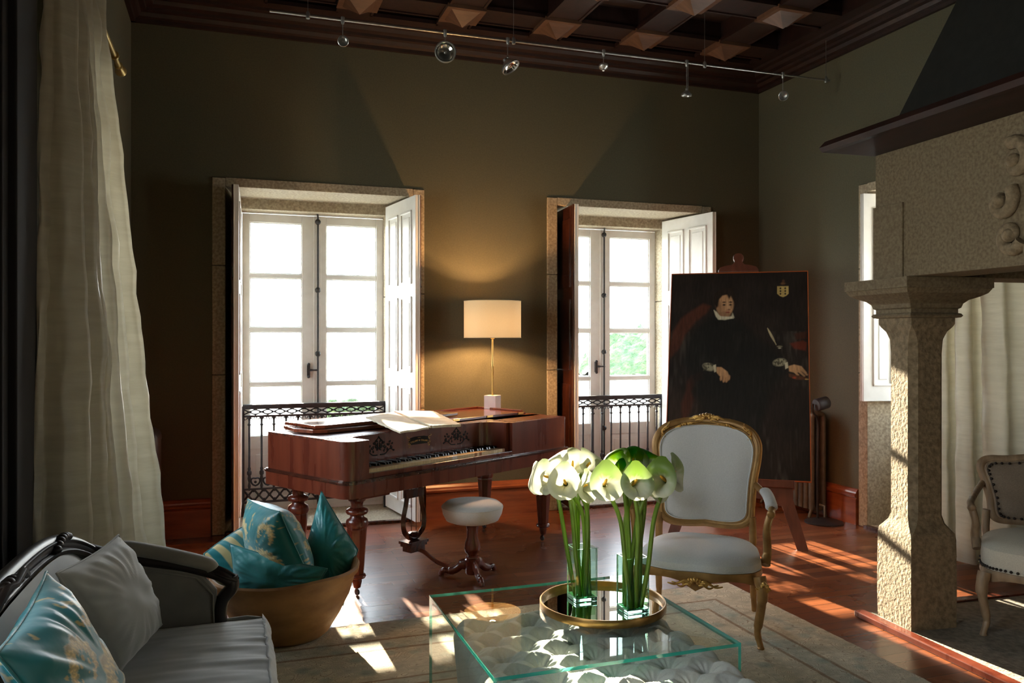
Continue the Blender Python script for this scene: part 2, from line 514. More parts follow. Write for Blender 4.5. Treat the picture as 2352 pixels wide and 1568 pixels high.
def rug_mat(x0, x1, y0, y1):
    m = bpy.data.materials.new('faded_persian_rug'); t, p = nt(m)
    tc = N_(t, 'ShaderNodeTexCoord')
    nz = N_(t, 'ShaderNodeTexNoise'); nz.inputs['Scale'].default_value = 9; nz.inputs['Detail'].default_value = 3
    t.links.new(tc.outputs['Object'], nz.inputs['Vector'])
    sx = N_(t, 'ShaderNodeSeparateXYZ'); t.links.new(tc.outputs['Object'], sx.inputs[0])
    def mth(op, a, b=None):
        n = N_(t, 'ShaderNodeMath', operation=op)
        for i, q in enumerate((a, b)):
            if q is None: continue
            if isinstance(q, (int, float)): n.inputs[i].default_value = q
            else: t.links.new(q, n.inputs[i])
        return n.outputs[0]
    ex = mth('SUBTRACT', (x1 - x0) / 2, mth('ABSOLUTE', mth('SUBTRACT', sx.outputs['X'], (x0 + x1) / 2)))
    ey = mth('SUBTRACT', (y1 - y0) / 2, mth('ABSOLUTE', mth('SUBTRACT', sx.outputs['Y'], (y0 + y1) / 2)))
    e = mth('MINIMUM', ex, ey)
    e = mth('ADD', e, mth('MULTIPLY', mth('SUBTRACT', nz.outputs['Fac'], .5), .012))
    rp = N_(t, 'ShaderNodeValToRGB'); r = rp.color_ramp
    r.interpolation = 'LINEAR'
    base, dk, gr = (0.60, 0.52, 0.39, 1), (0.34, 0.25, 0.17, 1), (0.52, 0.49, 0.39, 1)
    st = [(0, base), (.24, base), (.245, dk), (.26, dk), (.265, gr), (.37, gr), (.375, dk), (.39, dk), (.395, base), (.72, base), (.725, dk), (.735, dk), (.74, gr), (.80, gr), (.805, dk), (.815, dk), (.82, base), (1, base)]
    r.elements[0].position, r.elements[0].color = st[0]
    r.elements[1].position, r.elements[1].color = st[-1]
    for q in st[1:-1]:
        el = r.elements.new(q[0]); el.color = q[1]
    t.links.new(e, rp.inputs[0])
    # worn floral scrollwork: contour lines of distorted noise
    n3 = N_(t, 'ShaderNodeTexNoise'); n3.inputs['Scale'].default_value = 5.5; n3.inputs['Detail'].default_value = 1.5; n3.inputs['Distortion'].default_value = 1.6
    t.links.new(tc.outputs['Object'], n3.inputs['Vector'])
    wv = mth('ABSOLUTE', mth('SINE', mth('MULTIPLY', n3.outputs['Fac'], 46)))
    n4 = N_(t, 'ShaderNodeTexNoise'); n4.inputs['Scale'].default_value = 22; n4.inputs['Detail'].default_value = 8
    mp = N_(t, 'ShaderNodeMapping'); mp.inputs['Scale'].default_value = (0.9, 1.2, 1)
    t.links.new(tc.outputs['Object'], mp.inputs[0]); t.links.new(mp.outputs[0], n4.inputs['Vector'])
    ms = N_(t, 'ShaderNodeMapRange'); ms.inputs['From Min'].default_value = .0; ms.inputs['From Max'].default_value = .45
    ms.inputs['To Min'].default_value = .75; ms.inputs['To Max'].default_value = 0.0
    t.links.new(wv, ms.inputs['Value'])
    wear = N_(t, 'ShaderNodeMapRange'); wear.inputs['From Min'].default_value = .42; wear.inputs['From Max'].default_value = .58
    t.links.new(n4.outputs['Fac'], wear.inputs['Value'])
    f1 = mth('MULTIPLY', ms.outputs[0], wear.outputs[0])
    mx = N_(t, 'ShaderNodeMixRGB'); mx.inputs['Color2'].default_value = (0.20, 0.12, 0.075, 1)
    t.links.new(f1, mx.inputs['Fac']); t.links.new(rp.outputs[0], mx.inputs['Color1'])
    vr = N_(t, 'ShaderNodeTexVoronoi'); vr.inputs['Scale'].default_value = 7; t.links.new(tc.outputs['Object'], vr.inputs['Vector'])
    m2 = N_(t, 'ShaderNodeMixRGB'); m2.inputs['Color2'].default_value = (0.30, 0.36, 0.31, 1)
    f2 = N_(t, 'ShaderNodeMapRange'); f2.inputs['From Min'].default_value = .12; f2.inputs['From Max'].default_value = .32; f2.inputs['To Min'].default_value = .6; f2.inputs['To Max'].default_value = 0
    t.links.new(vr.outputs['Distance'], f2.inputs['Value']); t.links.new(f2.outputs[0], m2.inputs['Fac'])
    t.links.new(mx.outputs[0], m2.inputs['Color1'])
    m3 = N_(t, 'ShaderNodeMixRGB'); m3.blend_type = 'MULTIPLY'; m3.inputs['Fac'].default_value = 1
    mr = N_(t, 'ShaderNodeMapRange'); mr.inputs['From Min'].default_value = .3; mr.inputs['From Max'].default_value = .7; mr.inputs['To Min'].default_value = .72; mr.inputs['To Max'].default_value = 1.15
    t.links.new(n4.outputs['Fac'], mr.inputs['Value'])
    t.links.new(m2.outputs[0], m3.inputs['Color1']); t.links.new(mr.outputs[0], m3.inputs['Color2'])
    t.links.new(m3.outputs[0], p.inputs['Base Color'])
    p.inputs['Roughness'].default_value = .95
    p.inputs['Specular IOR Level'].default_value = .1
    bp = N_(t, 'ShaderNodeBump'); bp.inputs['Strength'].default_value = .6; bp.inputs['Distance'].default_value = .006
    n5 = N_(t, 'ShaderNodeTexNoise'); n5.inputs['Scale'].default_value = 160
    t.links.new(tc.outputs['Object'], n5.inputs['Vector']); t.links.new(n5.outputs['Fac'], bp.inputs['Height'])
    t.links.new(bp.outputs[0], p.inputs['Normal'])
    return m


def fret_mat():
    m = bpy.data.materials.new('pierced_mahogany'); t, p = nt(m)
    tc = N_(t, 'ShaderNodeTexCoord')
    n3 = N_(t, 'ShaderNodeTexNoise'); n3.inputs['Scale'].default_value = 16; n3.inputs['Detail'].default_value = 1; n3.inputs['Distortion'].default_value = 1.5
    t.links.new(tc.outputs['Object'], n3.inputs['Vector'])
    a = N_(t, 'ShaderNodeMath', operation='MULTIPLY'); a.inputs[1].default_value = 30; t.links.new(n3.outputs['Fac'], a.inputs[0])
    b = N_(t, 'ShaderNodeMath', operation='SINE'); t.links.new(a.outputs[0], b.inputs[0])
    rp = N_(t, 'ShaderNodeValToRGB'); rp.color_ramp.elements[0].position = .55; rp.color_ramp.elements[0].color = (0.13, 0.032, 0.015, 1)
    rp.color_ramp.elements[1].position = .65; rp.color_ramp.elements[1].color = (0.006, 0.003, 0.002, 1)
    t.links.new(b.outputs[0], rp.inputs[0]); t.links.new(rp.outputs[0], p.inputs['Base Color'])
    p.inputs['Roughness'].default_value = .3
    return m


M['fret'] = fret_mat()

M['shelfwood'] = pm('mantel_wood', (0.014, 0.0045, 0.003), (0.026, 0.008, 0.005), 5, 0.55, stretch=(5, 1, 1), spec=.3)
M['bronze'] = pm('aged_bronze', (0.20, 0.11, 0.034), (0.34, 0.19, 0.06), 14, 0.34, metal=0.85)

# ============================================================ the room
XL, XR, YB, YF, ZC = -0.69, 4.765, 6.61, -3.2, 3.82
C1, C2, CS = 0.69, 3.415, 4.47        # door centres on the back wall, window centre (Y) on the side walls
CN, CM = -2.2, 1.15                   # centres (Y) of unseen side windows behind and beside the camera, added for light
WT = 0.84                             # wall thickness


def wall_boxes(mb, a, b, cents, fr):
    """wall along local x from a to b, thickness in local y 0..WT, openings at cents"""
    x = a
    for c in cents:
        mb.box(x, 0, 0, c - .82, WT, 4.3, 0, fr)
        mb.box(c - .82, 0, 2.72, c + .82, WT, 4.3, 0, fr)
        x = c + .82
    mb.box(x, 0, 0, b, WT, 4.3, 0, fr)


FB = Matrix.Translation((0, YB, 0))
FR = Matrix.Translation((XR, 0, 0)) @ Matrix.Rotation(-PI / 2, 4, 'Z')     # local x -> -Y, local y -> +X
FL = Matrix.Translation((XL, 0, 0)) @ Matrix.Rotation(PI / 2, 4, 'Z')      # local x -> +Y, local y -> -X
mb = MB(); wall_boxes(mb, XL - WT, XR + WT, [C1, C2], FB); mb.build('wall_back', M['wall'], kind='structure')
mb = MB(); wall_boxes(mb, -YB, -YF, [-CS, -CN], FR); mb.build('wall_right', M['wall'], kind='structure')
mb = MB(); wall_boxes(mb, YF, YB, [CM, CS], FL); mb.build('wall_left', M['wall'], kind='structure')
MB().box(XL - WT, YF - .3, 0, XR + WT, YF, 4.3).build('wall_front', M['wall'], kind='structure')
MB().box(XL - WT, YF - .3, -.12, XR + WT, YB + WT, 0).build('floor', M['floor'], kind='structure')


# stone door and window cases (trim_n)
def stone_case(idx, fr, window=False, hb=0.0):
    mb = MB()
    jp = [(.725, -.012), (.82, -.012), (.82, WT), (.60, WT), (.60, .51), (.65, .51)]
    for s in (1, -1):
        poly = jp if s > 0 else [(-x, y) for x, y in reversed(jp)]
        zs = [0, .92, 1.86, 2.72] if s > 0 else [0, 1.22, 2.05, 2.72]
        for z0, z1 in zip(zs[:-1], zs[1:]):
            mb.prism(poly, z0, z1 - .004, 0, fr)
    lp = [(-.012, 2.65), (-.012, 2.72), (WT, 2.72), (WT, 2.565), (.51, 2.565), (.51, 2.655)]
    x0, x1 = -.725, .725
    vs = [fr @ Vector((x0, y, z)) for y, z in lp] + [fr @ Vector((x1, y, z)) for y, z in lp]
    n = 6
    mb.add(vs, [tuple(range(n)), tuple(range(2 * n - 1, n - 1, -1))] + [(i, n + i, n + (i + 1) % n, (i + 1) % n) for i in range(n)])
    mb.box(-.725, 0, -.01, .725, WT, .018, 0, fr)
    if window:
        mb.box(-.66, .46, 0, .66, WT, .90, 0, fr)
    mb.build('trim_%d' % idx, M['stone'], kind='structure', bevel=.006)
    MB().box(-.73, -.045, .0, .73, -.0, .022, 0, fr).build('trim_%d' % (idx + 10), M['darkwood'], kind='structure')


FB1 = Matrix.Translation((C1, YB, 0)); FB2 = Matrix.Translation((C2, YB, 0))
FRW = FR @ Matrix.Translation((-CS, 0, 0)); FRN = FR @ Matrix.Translation((-CN, 0, 0))
FLW = FL @ Matrix.Translation((CS, 0, 0)); FLN = FL @ Matrix.Translation((CM, 0, 0))
for i, (fr, w) in enumerate([(FB1, 0), (FB2, 0), (FRW, 1), (FLW, 1), (FRN, 1), (FLN, 1)]):
    stone_case(i + 1, fr, w)
    c = fr @ Vector((0, .76, 1.55 if not w else 1.75))
    ang = math.atan2(fr[1][0], fr[0][0])
    q = (Matrix.Rotation(ang, 4, 'Z') @ Matrix.Rotation(-PI / 2, 4, 'X')).to_euler()   # light shines towards local -y
    portal(c, q, 1.2, 2.0 if not w else 1.65)


# glazed double doors and windows
def glazed(name, fr, zb, rows, handle_z, bolt_knobs):
    root = bpy.data.objects.new(name, None); COL.objects.link(root)
    root.matrix_world = fr @ Matrix.Translation((0, .66, 0))
    root['kind'] = 'structure'
    fm = MB()
    fm.box(-.605, 0, zb, -.595, .07, 2.565); fm.box(.595, 0, zb, .605, .07, 2.565); fm.box(-.605, 0, 2.555, .605, .07, 2.57)
    fm.box(-.605, 0, zb, .605, .08, zb + .03)
    fm.build('frame', M['white'], root)
    for s in (-1, 1):
        lf = MB()
        x0, x1 = (-.594, 0.0) if s < 0 else (0.002, .594)
        a, b = (-.534, -.105) if s < 0 else (.102, .538)
        lf.box(x0, 0, zb + .03, a, .045, 2.55); lf.box(b, 0, zb + .03, x1, .045, 2.55)
        zs = [r for q in rows for r in q]
        edges = [2.55] + zs
        for k in range(0, len(rows)):
            lf.box(a, 0, edges[2 * k + 1], b, .045, edges[2 * k])
        zl = rows[-1][1]
        lf.box(a, 0, zl - .11, b, .045, zl)
        if zl - .11 > zb + .2:
            lf.box(a, .012, zb + .12, b, .035, zl - .11)
            lf.box(a, 0, zb + .03, b, .045, zb + .13)
            lf.box(a + .05, .004, zb + .18, b - .05, .02, zl - .16)
        for r in rows:       # glazing bead
            for (p0, q0, p1, q1) in ((a, r[1], a + .008, r[0]), (b - .008, r[1], b, r[0]), (a, r[0] - .008, b, r[0]), (a, r[1], b, r[1] + .008)):
                lf.box(p0, .012, q0, p1, .034, q1)
        if s > 0:
            lf.box(-.006, -.012, zb + .03, .055, 0.002, 2.55)
        leaf = lf.build('leaf', M['white'], root, bevel=.003)
        for r in rows:
            MB().box(a, .022, r[1], b, .026, r[0]).build('pane', M['pane'], leaf)
    bt = MB()
    bt.tube([(.028, -.028, zb + .04), (.028, -.028, 2.54)], .008, 8)
    for z in bolt_knobs:
        bt.lathe([(.0, -.024), (.012, -.022), (.024, -.010), (.024, .010), (.012, .022), (0, .024)], 12, (.028, -.024, z))
    bt.tube([(.028, -.03, 2.53), (.024, -.045, 2.565), (-.004, -.03, 2.575)], .008, 6)
    bt.build('bolt', M['iron'], root, smooth=50)
    hd = MB()
    hd.tube([(.028, -.04, handle_z), (-.01, -.05, handle_z), (-.045, -.04, handle_z)], [.008, .006, .011], 8)
    hd.box(-.062, -.022, handle_z - .055, -.038, -.0, handle_z + .045)
    hd.sphere((-.05, -.02, handle_z - .058), .014, 8, 6); hd.sphere((-.05, -.02, handle_z + .048), .014, 8, 6)
    hd.build('handle', M['iron'], root, smooth=50)
    return root


ROWS = [(2.48, 2.045), (2.008, 1.589), (1.55, 1.122), (1.087, .666)]
glazed('door_1', FB1, .02, ROWS, 1.22, (2.50, 1.91, 1.36, .75))
glazed('door_2', FB2, .02, ROWS, 1.22, (2.50, 1.91, 1.36, .62))
WROWS = [(2.48, 2.045), (2.008, 1.589), (1.55, 1.08)]
glazed('window_1', FRW, .90, WROWS, 1.5, (2.4, 1.7))
glazed('window_2', FLW, .90, WROWS, 1.5, (2.4, 1.7))
glazed('unseen_window_3', FRN, .90, WROWS, 1.5, (2.4, 1.7))
glazed('unseen_window_4', FLN, .90, WROWS, 1.5, (2.4, 1.7))


# shutters
def shutter(hinge, free, white_pos, zb, label):
    hx, hy = hinge
    L = math.hypot(free[0] - hx, free[1] - hy)
    rz = math.atan2(free[1] - hy, free[0] - hx)
    root = thing('interior_shutter', label, 'shutter', (hx, hy, zb), rz, 'folded interior shutters')
    s = 1 if white_pos else -1
    H = 2.63 - zb
    a, b = sorted((0, .038 * s))
    bd = MB(); bd.box(0, a, 0, L - .0, b, H)
    bd.box(L - .02, min(0, .008 * s) - (.0 if s > 0 else 0), 0, L + .006, max(0, .008 * s), H)
    rows = [(1.93, 2.52), (1.22, 1.83), (.15, 1.10)] if zb < .5 else [(1.93, 2.52), (1.12, 1.83)]
    bd.build('board', M['white'], root, bevel=.002)
    bk = MB(); y0, y1 = sorted((-.012 * s, 0)); bk.box(0.004, y0, 0, L - .004, y1, H)
    for r in rows:
        for (u0, u1) in ((.09, L / 2 - .035), (L / 2 + .035, L - .08)):
            y2, y3 = sorted((-.012 * s, -.02 * s))
            bk.box(u0, y2, r[0] - zb, u1, y3, r[1] - zb)
    bk.build('dark_backing', M['darkwood'], root, bevel=.004)
    for r in rows:
        for (u0, u1) in ((.09, L / 2 - .035), (L / 2 + .035, L - .08)):
            pn = MB(); z0, z1 = r[0] - zb, r[1] - zb
            y2, y3 = sorted((.036 * s, .048 * s))
            w = .018
            pn.box(u0, y2, z0, u0 + w, y3, z1); pn.box(u1 - w, y2, z0, u1, y3, z1)
            pn.box(u0, y2, z0, u1, y3, z0 + w); pn.box(u0, y2, z1 - w, u1, y3, z1)
            y4, y5 = sorted((.034 * s, .043 * s))
            pn.box(u0 + .05, y4, z0 + .05, u1 - .05, y5, z1 - .05)
            pn.build('panel', M['white'], root, bevel=.004)
    for z in (.35, 1.1, 2.2):
        if z > zb:
            MB().tube([(-.004, -.004 * s, z - zb - .05), (-.004, -.004 * s, z - zb + .05)], .011, 8).build('hinge', M['iron'], root, smooth=50)
    return root


shutter((.046, 7.09), (.022, 6.37), True, .04, 'tall shutter seen edge on at left of the door behind the piano')
shutter((1.312, 7.08), (1.422, 6.37), False, .04, 'white panelled shutter open at right of the door behind the piano')
shutter((2.812, 7.09), (2.752, 6.37), True, .04, 'tall shutter showing its dark back at left of the door by the easel')
sh = shutter((4.02, 7.08), (4.135, 6.37), False, .04, 'white panelled shutter standing open behind the easel painting')
shutter((5.26, 5.105), (4.70, 5.205), True, 1.0, 'pale shutter folded back at the side window beside the stone pillar')
shutter((-1.17, 5.105), (-.625, 5.19), False, 1.0, 'pale shutter edge standing out beside the big left curtain')
o = MB(); o.tube([(0, 0, 0), (0, 0, -.17)], .006, 6); o.tube([(0, 0, -.17), (.028, -.004, -.23)], .006, 6)
tag(o.build('shutter_hook', M['iron'], loc=(1.452, 6.585, 2.14)), 'thin black iron hook on the stone frame left of the lamp', 'hook')


# balcony railings
def railing(cx, label, central=False):
    root = thing('balcony_railing', label, 'railing', (cx, 7.13, 0), 0, 'cast iron balcony railings')
    r = MB(); r.box(-.59, -.022, .925, .59, .022, .945); r.box(-.59, -.015, .905, .59, .015, .925)
    r.box(-.59, -.012, .838, .59, .012, .856)
    n = 12
    for i in range(n):
        x = -.59 + 1.18 * (i + .5) / n
        w = 1.18 / n / 2
        for s in (1, -1):
            r.tube([(x - w * s, 0, .858), (x + w * s, 0, .905)], .005, 4)
        e = [(x + w + .034 * cos(a), 0, .8815 + .017 * sin(a)) for a in [2 * PI * k / 12 for k in range(12)]]
        if i < n - 1:
            r.tube(e, .0045, 4, closed=True, up=(0, 1, 0))
    r.build('top_rail', M['iron'], root)
    nb = 12
    for i in range(nb):
        x = -.54 + 1.08 * i / (nb - 1)
        k = 1.5 if (central and i == 4) else 1.0
        b = MB()
        b.lathe([(.013 * k, 0), (.018 * k, .01), (.018 * k, .03), (.010 * k, .04), (.013 * k, .055), (.0085 * k, .07), (.0085 * k, .41), (.014 * k, .415), (.014 * k, .425), (.0085 * k, .43), (.0085 * k, .46), (.018 * k, .475), (.018 * k, .482)], 8, (x, 0, .357))
        for s in (1, -1):
            b.tube([(x + s * .012, 0, .835), (x + s * .022, 0, .825), (x + s * .034, 0, .815), (x + s * .042, 0, .838)], .004, 4)
        b.build('baluster', M['iron'], root, smooth=40)
    sc = MB()
    for i in range(nb - 1):
        x = -.54 + 1.08 * (i + .5) / (nb - 1)
        h = [(x + .036 * (abs(sin(a)) ** .8) * (1 if sin(a) > 0 else -1), 0, .300 + .034 * (cos(a) * .9 + .35 * abs(sin(a)))) for a in [2 * PI * k / 16 for k in range(16)]]
        sc.tube(h, .007, 4, closed=True, up=(0, 1, 0))
        sc.sphere((x, 0, .30), .012, 6, 4)
    for i in range(nb):
        x = -.54 + 1.08 * i / (nb - 1)
        sc.lathe([(.006, .23), (.012, .27), (.007, .30), (.014, .33), (.010, .36)], 6, (x, 0, 0))
    sc.build('heart_band', M['iron'], root)
    lt = MB(); lt.box(-.59, -.012, .235, .59, .012, .247); lt.box(-.59, -.014, .125, .59, .014, .140)
    m = 14
    for i in range(m):
        x = -.59 + 1.18 * (i + .5) / m
        w = 1.18 / m / 2
        for s in (1, -1):
            lt.tube([(x - w * s, 0, .14), (x + w * s, 0, .24)], .0075, 4)
        lt.sphere((x, 0, .19), .015, 6, 4)
        lt.sphere((x + w, 0, .155), .010, 6, 4); lt.sphere((x + w, 0, .225), .010, 6, 4)
    lt.build('lattice_band', M['iron'], root)
    for s in (1, -1):
        p = MB(); p.box(s * .59 - .012, -.012, .02, s * .59 + .012, .012, .93); p.build('end_post', M['iron'], root)
    return root


railing(C1, 'black cast iron railing with heart scrolls behind the piano')
railing(C2, 'black cast iron railing behind the lilies and beside the easel', True)


# baseboards
def baseboard(name, segs, fr):
    mb = MB()
    prof = [(0, 0), (-.030, 0), (-.030, .205), (-.022, .212), (-.040, .225), (-.042, .24), (-.030, .25), (-.026, .262), (-.012, .28), (0, .285)]
    for a, b in segs:
        mb.loft([[fr @ Vector((a, y, z)) for y, z in prof], [fr @ Vector((b, y, z)) for y, z in prof]])
    mb.build(name, M['basewood'], kind='structure')


baseboard('baseboard_back', [(XL, C1 - .83), (C1 + .83, C2 - .83), (C2 + .83, XR)], FB)
baseboard('baseboard_right', [(-YB, -CS - .83), (-CS + .83, -CN - .83), (-CN + .83, -YF)], FR)
baseboard('baseboard_left', [(YF, CM - .83), (CM + .83, CS - .83), (CS + .83, YB)], FL)

# cornice
corn = [(0, 3.82), (-.03, 3.82), (-.035, 3.845), (-.06, 3.855), (-.075, 3.88), (-.11, 3.885), (-.115, 3.905), (-.16, 3.915), (-.175, 3.94), (-.22, 3.945), (-.225, 3.965), (-.27, 3.97), (-.27, 4.12), (0, 4.12)]
for k, (nm, a, b, fr) in enumerate([('trim_21', XL, XR, FB), ('trim_22', -YB, -YF, FR), ('trim_23', YF, YB, FL)]):
    mb = MB()
    mb.loft([[fr @ Vector((a, y, z)) for y, z in corn], [fr @ Vector((b, y, z)) for y, z in corn]])
    mb.build(nm, M['ceilwood'], kind='structure')

# coffered ceiling
ceil = MB()
ceil.box(XL - WT, YF - .3, 4.12, XR + WT, YB + WT, 4.3, 1)
GX = [.12 + .773 * k for k in range(0, 6)]
GY = [6.0 - .773 * k for k in range(0, 12)]
for x in GX:
    ceil.box(x - .12, YF, 3.965, x + .12, YB - .2, 4.12)
for y in GY:
    ceil.box(XL + .2, y - .12, 3.967, XR - .2, y + .12, 4.12)
ceil.box(XL + .2, YF, 3.965, -.36, YB - .2, 4.12); ceil.box(XR - .33, YF, 3.965, XR - .2, YB - .2, 4.12); ceil.box(XL + .2, YB - .33, 3.966, XR - .2, YB - .2, 4.12)
ce = ceil.build('ceiling', [M['ceilwood'], M['ceilpanel']], kind='structure')
lip = MB()
for x in [-.653] + GX:
    for y in GY:
        x0, x1, y0, y1 = max(x + .12, -.36), min(x + .653, XR - .33), y + .12, min(y + .653, YB - .33)
        if x1 - x0 < .15 or y1 - y0 < .15:
            continue
        for (a, b, c, d) in ((x0, y0, x1, y0 + .018), (x0, y1 - .018, x1, y1), (x0, y0, x0 + .018, y1), (x1 - .018, y0, x1, y1)):
            lip.box(a, b, 3.955, c, d, 3.985)
lip.build('coffer_lip', M['ceilwood'], ce)
boss0 = drop0 = None
bm_ = MB(); bm_.box(-.15, -.15, -.03, .15, .15, 0)
bm_.add([(-.11, -.11, -.03), (.11, -.11, -.03), (.11, .11, -.03), (-.11, .11, -.03), (0, 0, -.115)], [(0, 4, 1), (1, 4, 2), (2, 4, 3), (3, 4, 0)])
dm = MB(); dm.lathe([(0, -.06), (.02, -.05), (.012, -.035), (.03, -.025), (.035, -.01), (.05, 0)], 8)
for x in GX:
    for y in GY[:8]:
        if boss0 is None:
            boss0 = bm_.build('ceiling_boss', pm('boss_wood', (0.07, 0.034, 0.018), (0.11, 0.055, 0.03), 6, 0.45, stretch=(1, 6, 1)), ce); b = boss0
        else:
            b = boss0.copy(); COL.objects.link(b)
        b.location = (x, y, 3.967)
for x in GX[:-1]:
    for y in GY[:5]:
        if drop0 is None:
            drop0 = dm.build('coffer_rosette', M['olbrass'], ce); b = drop0
        else:
            b = drop0.copy(); COL.objects.link(b)
        b.location = (x + .3865, y + .3, 4.12)

# ============================================================ outside
gd = MB(); gd.box(-200, 8.0, -6.2, 400, 700, -6.0)
tag(gd.build('river_bank', pm('pale_ground', (0.26, 0.26, 0.23), (0.32, 0.32, 0.28), 0.1, 0.8)), 'pale hazy land and water seen through the doors', 'ground', kind='stuff')


def hill(name, cx, cy, wx, wy, h, label):
    mb = MB()
    def fn(u, v):
        x = (u - .5) * 2; y = (v - .5) * 2
        e = max(0.0, 1 - (abs(x) ** 2.2 + abs(y) ** 2.2))
        n = mnoise.fractal(Vector((x * 6 + cx, y * 6, 1.7)), 1.0, 2.0, 6)
        return (cx + x * wx, cy + y * wy, -5.7 + h * e ** .6 * (1 + .22 * n) + 1.1 * n)
    mb.grid(fn, 120, 60)
    return tag(mb.build(name, pm('foliage_far', (0.030, 0.060, 0.018), (0.085, 0.13, 0.045), 0.9, 0.9, 1.0, detail=8, bscale=1.6, bdist=1.0), smooth=180), label, 'hill', kind='stuff')


hill('wooded_hill', 92, 150, 26, 20, 9.5, 'green wooded slope beyond the river seen through the door by the easel')

pb = thing('sun_block_planter', 'unseen stone planter with shrubs, added to block sun at the door behind the piano', 'planter', (1.12, 7.62, 0))  # added outside to hold low sun off the floor; shrubs included
b = MB(); b.prism([(-.32, -.12), (.32, -.12), (.32, .14), (-.32, .14)], -.3, .45); b.build('box', M['stone'], pb, bevel=.01)
b = MB()
for k in range(90):
    b.sphere((random.uniform(-.33, .36), random.uniform(-.08, .10), random.uniform(.48, .87)), random.uniform(.06, .085), 8, 6)
b.build('sun_block_shrub', pm('sun_block_leaves', (0.02, 0.05, 0.012), (0.05, 0.09, 0.03), 20, .8, 1.0, bscale=40, bdist=.03), pb)

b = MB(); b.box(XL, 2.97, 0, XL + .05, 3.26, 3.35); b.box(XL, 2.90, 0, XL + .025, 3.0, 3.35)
b.build('trim_31', M['void'], kind='structure', bevel=.006)  # black strip added to stand in for the shade beside the left curtain

# ============================================================ square piano
PA = math.radians(29.8)
PO = (0.615, 4.61, 0)
piano = thing('square_piano', 'long reddish mahogany square piano with turned legs and open keyboard', 'piano', PO, PA)
PL, PW = 2.01, 0.79


def rrect(x0, y0, x1, y1, r, n=6):
    rs = r if isinstance(r, (list, tuple)) else [r] * 4      # corners: (x0,y0),(x1,y0),(x1,y1),(x0,y1)
    out = []
    for (cx, cy, a0, rr) in ((x0, y0, PI, rs[0]), (x1, y0, 1.5 * PI, rs[1]), (x1, y1, 0, rs[2]), (x0, y1, .5 * PI, rs[3])):
        sx = 1 if cx == x0 else -1
        sy = 1 if cy == y0 else -1
        if rr <= 0:
            out.append((cx, cy)); continue
        for k in range(n + 1):
            a = a0 + k / n * PI / 2
            out.append((cx + sx * rr + rr * cos(a), cy + sy * rr + rr * sin(a)))
    return out


b = MB(); b.prism(rrect(-.014, -.014, PL + .014, PW + .01, (.075, .03, .01, .01)), .595, .675)
b.build('lower_case', M['mahog'], piano, smooth=35)
b = MB()
for o_, z0, z1 in ((.020, .675, .681), (.024, .681, .688), (.014, .688, .694)):
    b.prism(rrect(-o_, -o_, PL + o_, PW + .012, (.08, .035, .01, .01)), z0, z1)
b.build('case_moulding', M['darkwood'], piano, smooth=35)
RX0, RX1, RD = .157, 1.40, .20
zt = .915
b = MB()
b.prism(rrect(0, 0, RX0, RD + .02, (.07, 0, 0, 0)), .694, zt)
b.prism([(0, RD + .02), (RX0, RD + .02), (RX0, RD + .03), (PL, RD + .03), (PL, PW), (0, PW)], .694, zt - .012)
b.prism(rrect(RX1, 0, PL, RD + .035, (0, .03, 0, 0)), .694, zt)
b.build('upper_case', M['mahog'], piano, smooth=35)
# name board, curved in at both ends
nb_ = [(RX0, .03)] + [(RX0 + .085 * (1 - cos(a)) * 1.0, .10 + .09 * sin(a)) for a in [PI / 2 * k / 8 for k in range(9)]]
prof = [(RX0 + .002, .16), (RX0 + .03, .185), (RX0 + .09, RD)] + [(RX1 - .16, RD)] + [(RX1 - .16 + .12 * sin(PI / 2 * k / 8), RD - .11 * (1 - cos(PI / 2 * k / 8))) for k in range(1, 9)] + [(RX1 - .03, .06), (RX1 - .03, .03), (RX1, .03), (RX1, RD + .04), (RX0 + .002, RD + .04)]
MB().prism(prof, .70, zt).build('name_board', M['darkwood'] if False else M['mahog'], piano, smooth=35)
# pierced top rim
rim = MB()
rim.prism(rrect(.0, RD + .02, PL, PW, 0), zt - .012, zt + .002)
rim.build('pierced_top', M['fret'], piano)
b = MB(); b.prism([(RX1 + .06, .02), (PL - .03, .02), (PL - .03, .3), (RX1 + .06, .3)], zt, zt + .002); b.build('pierced_top', M['fret'], piano)
b = MB(); b.prism(rrect(.02, .02, RX0 - .01, RD, (.05, 0, 0, 0)), zt, zt + .002); b.build('pierced_top', M['mahog_h'], piano)
# key slip and key bed
b = MB(); b.box(RX0, .0, .694, RX1, .026, .722); b.box(RX0, .02, .70, RX1, RD + .02, .706)
b.build('key_slip', M['mahog'], piano, bevel=.002)
nk = 52
kx0, kx1 = RX0 + .012, RX1 - .045
kp = (kx1 - kx0) / nk
wk = MB(); wk.box(.0006, .030, .712, kp - .0006, .175, .742)
wme = None
for k in range(nk):
    mt = 'ivory'
    if k in (30, 31):
        mt = 'ivory_w'
    if k in (39, 41, 51):
        mt = 'keywood'
    o = wk.build('white_key', M[mt], piano, loc=(kx0 + k * kp, 0, 0), bevel=.0008)
    if mt != 'ivory':
        o['label'] = 'brighter replaced key' if mt == 'ivory_w' else 'brown bare key without its ivory'
bk = MB(); bk.loft([[(-.006, .085, .742), (.006, .085, .742), (.006, .175, .742), (-.006, .175, .742)], [(-.0045, .09, .756), (.0045, .09, .756), (.0045, .175, .757), (-.0045, .175, .757)]])
bko = None
for k in range(nk - 1):
    if (k + 3) % 7 in (2, 6):
        continue
    if bko is None:
        bko = bk.build('black_key', M['ebony'], piano); o = bko
    else:
        o = bko.copy(); COL.objects.link(o)
    o.location = (kx0 + (k + 1) * kp, 0, 0)


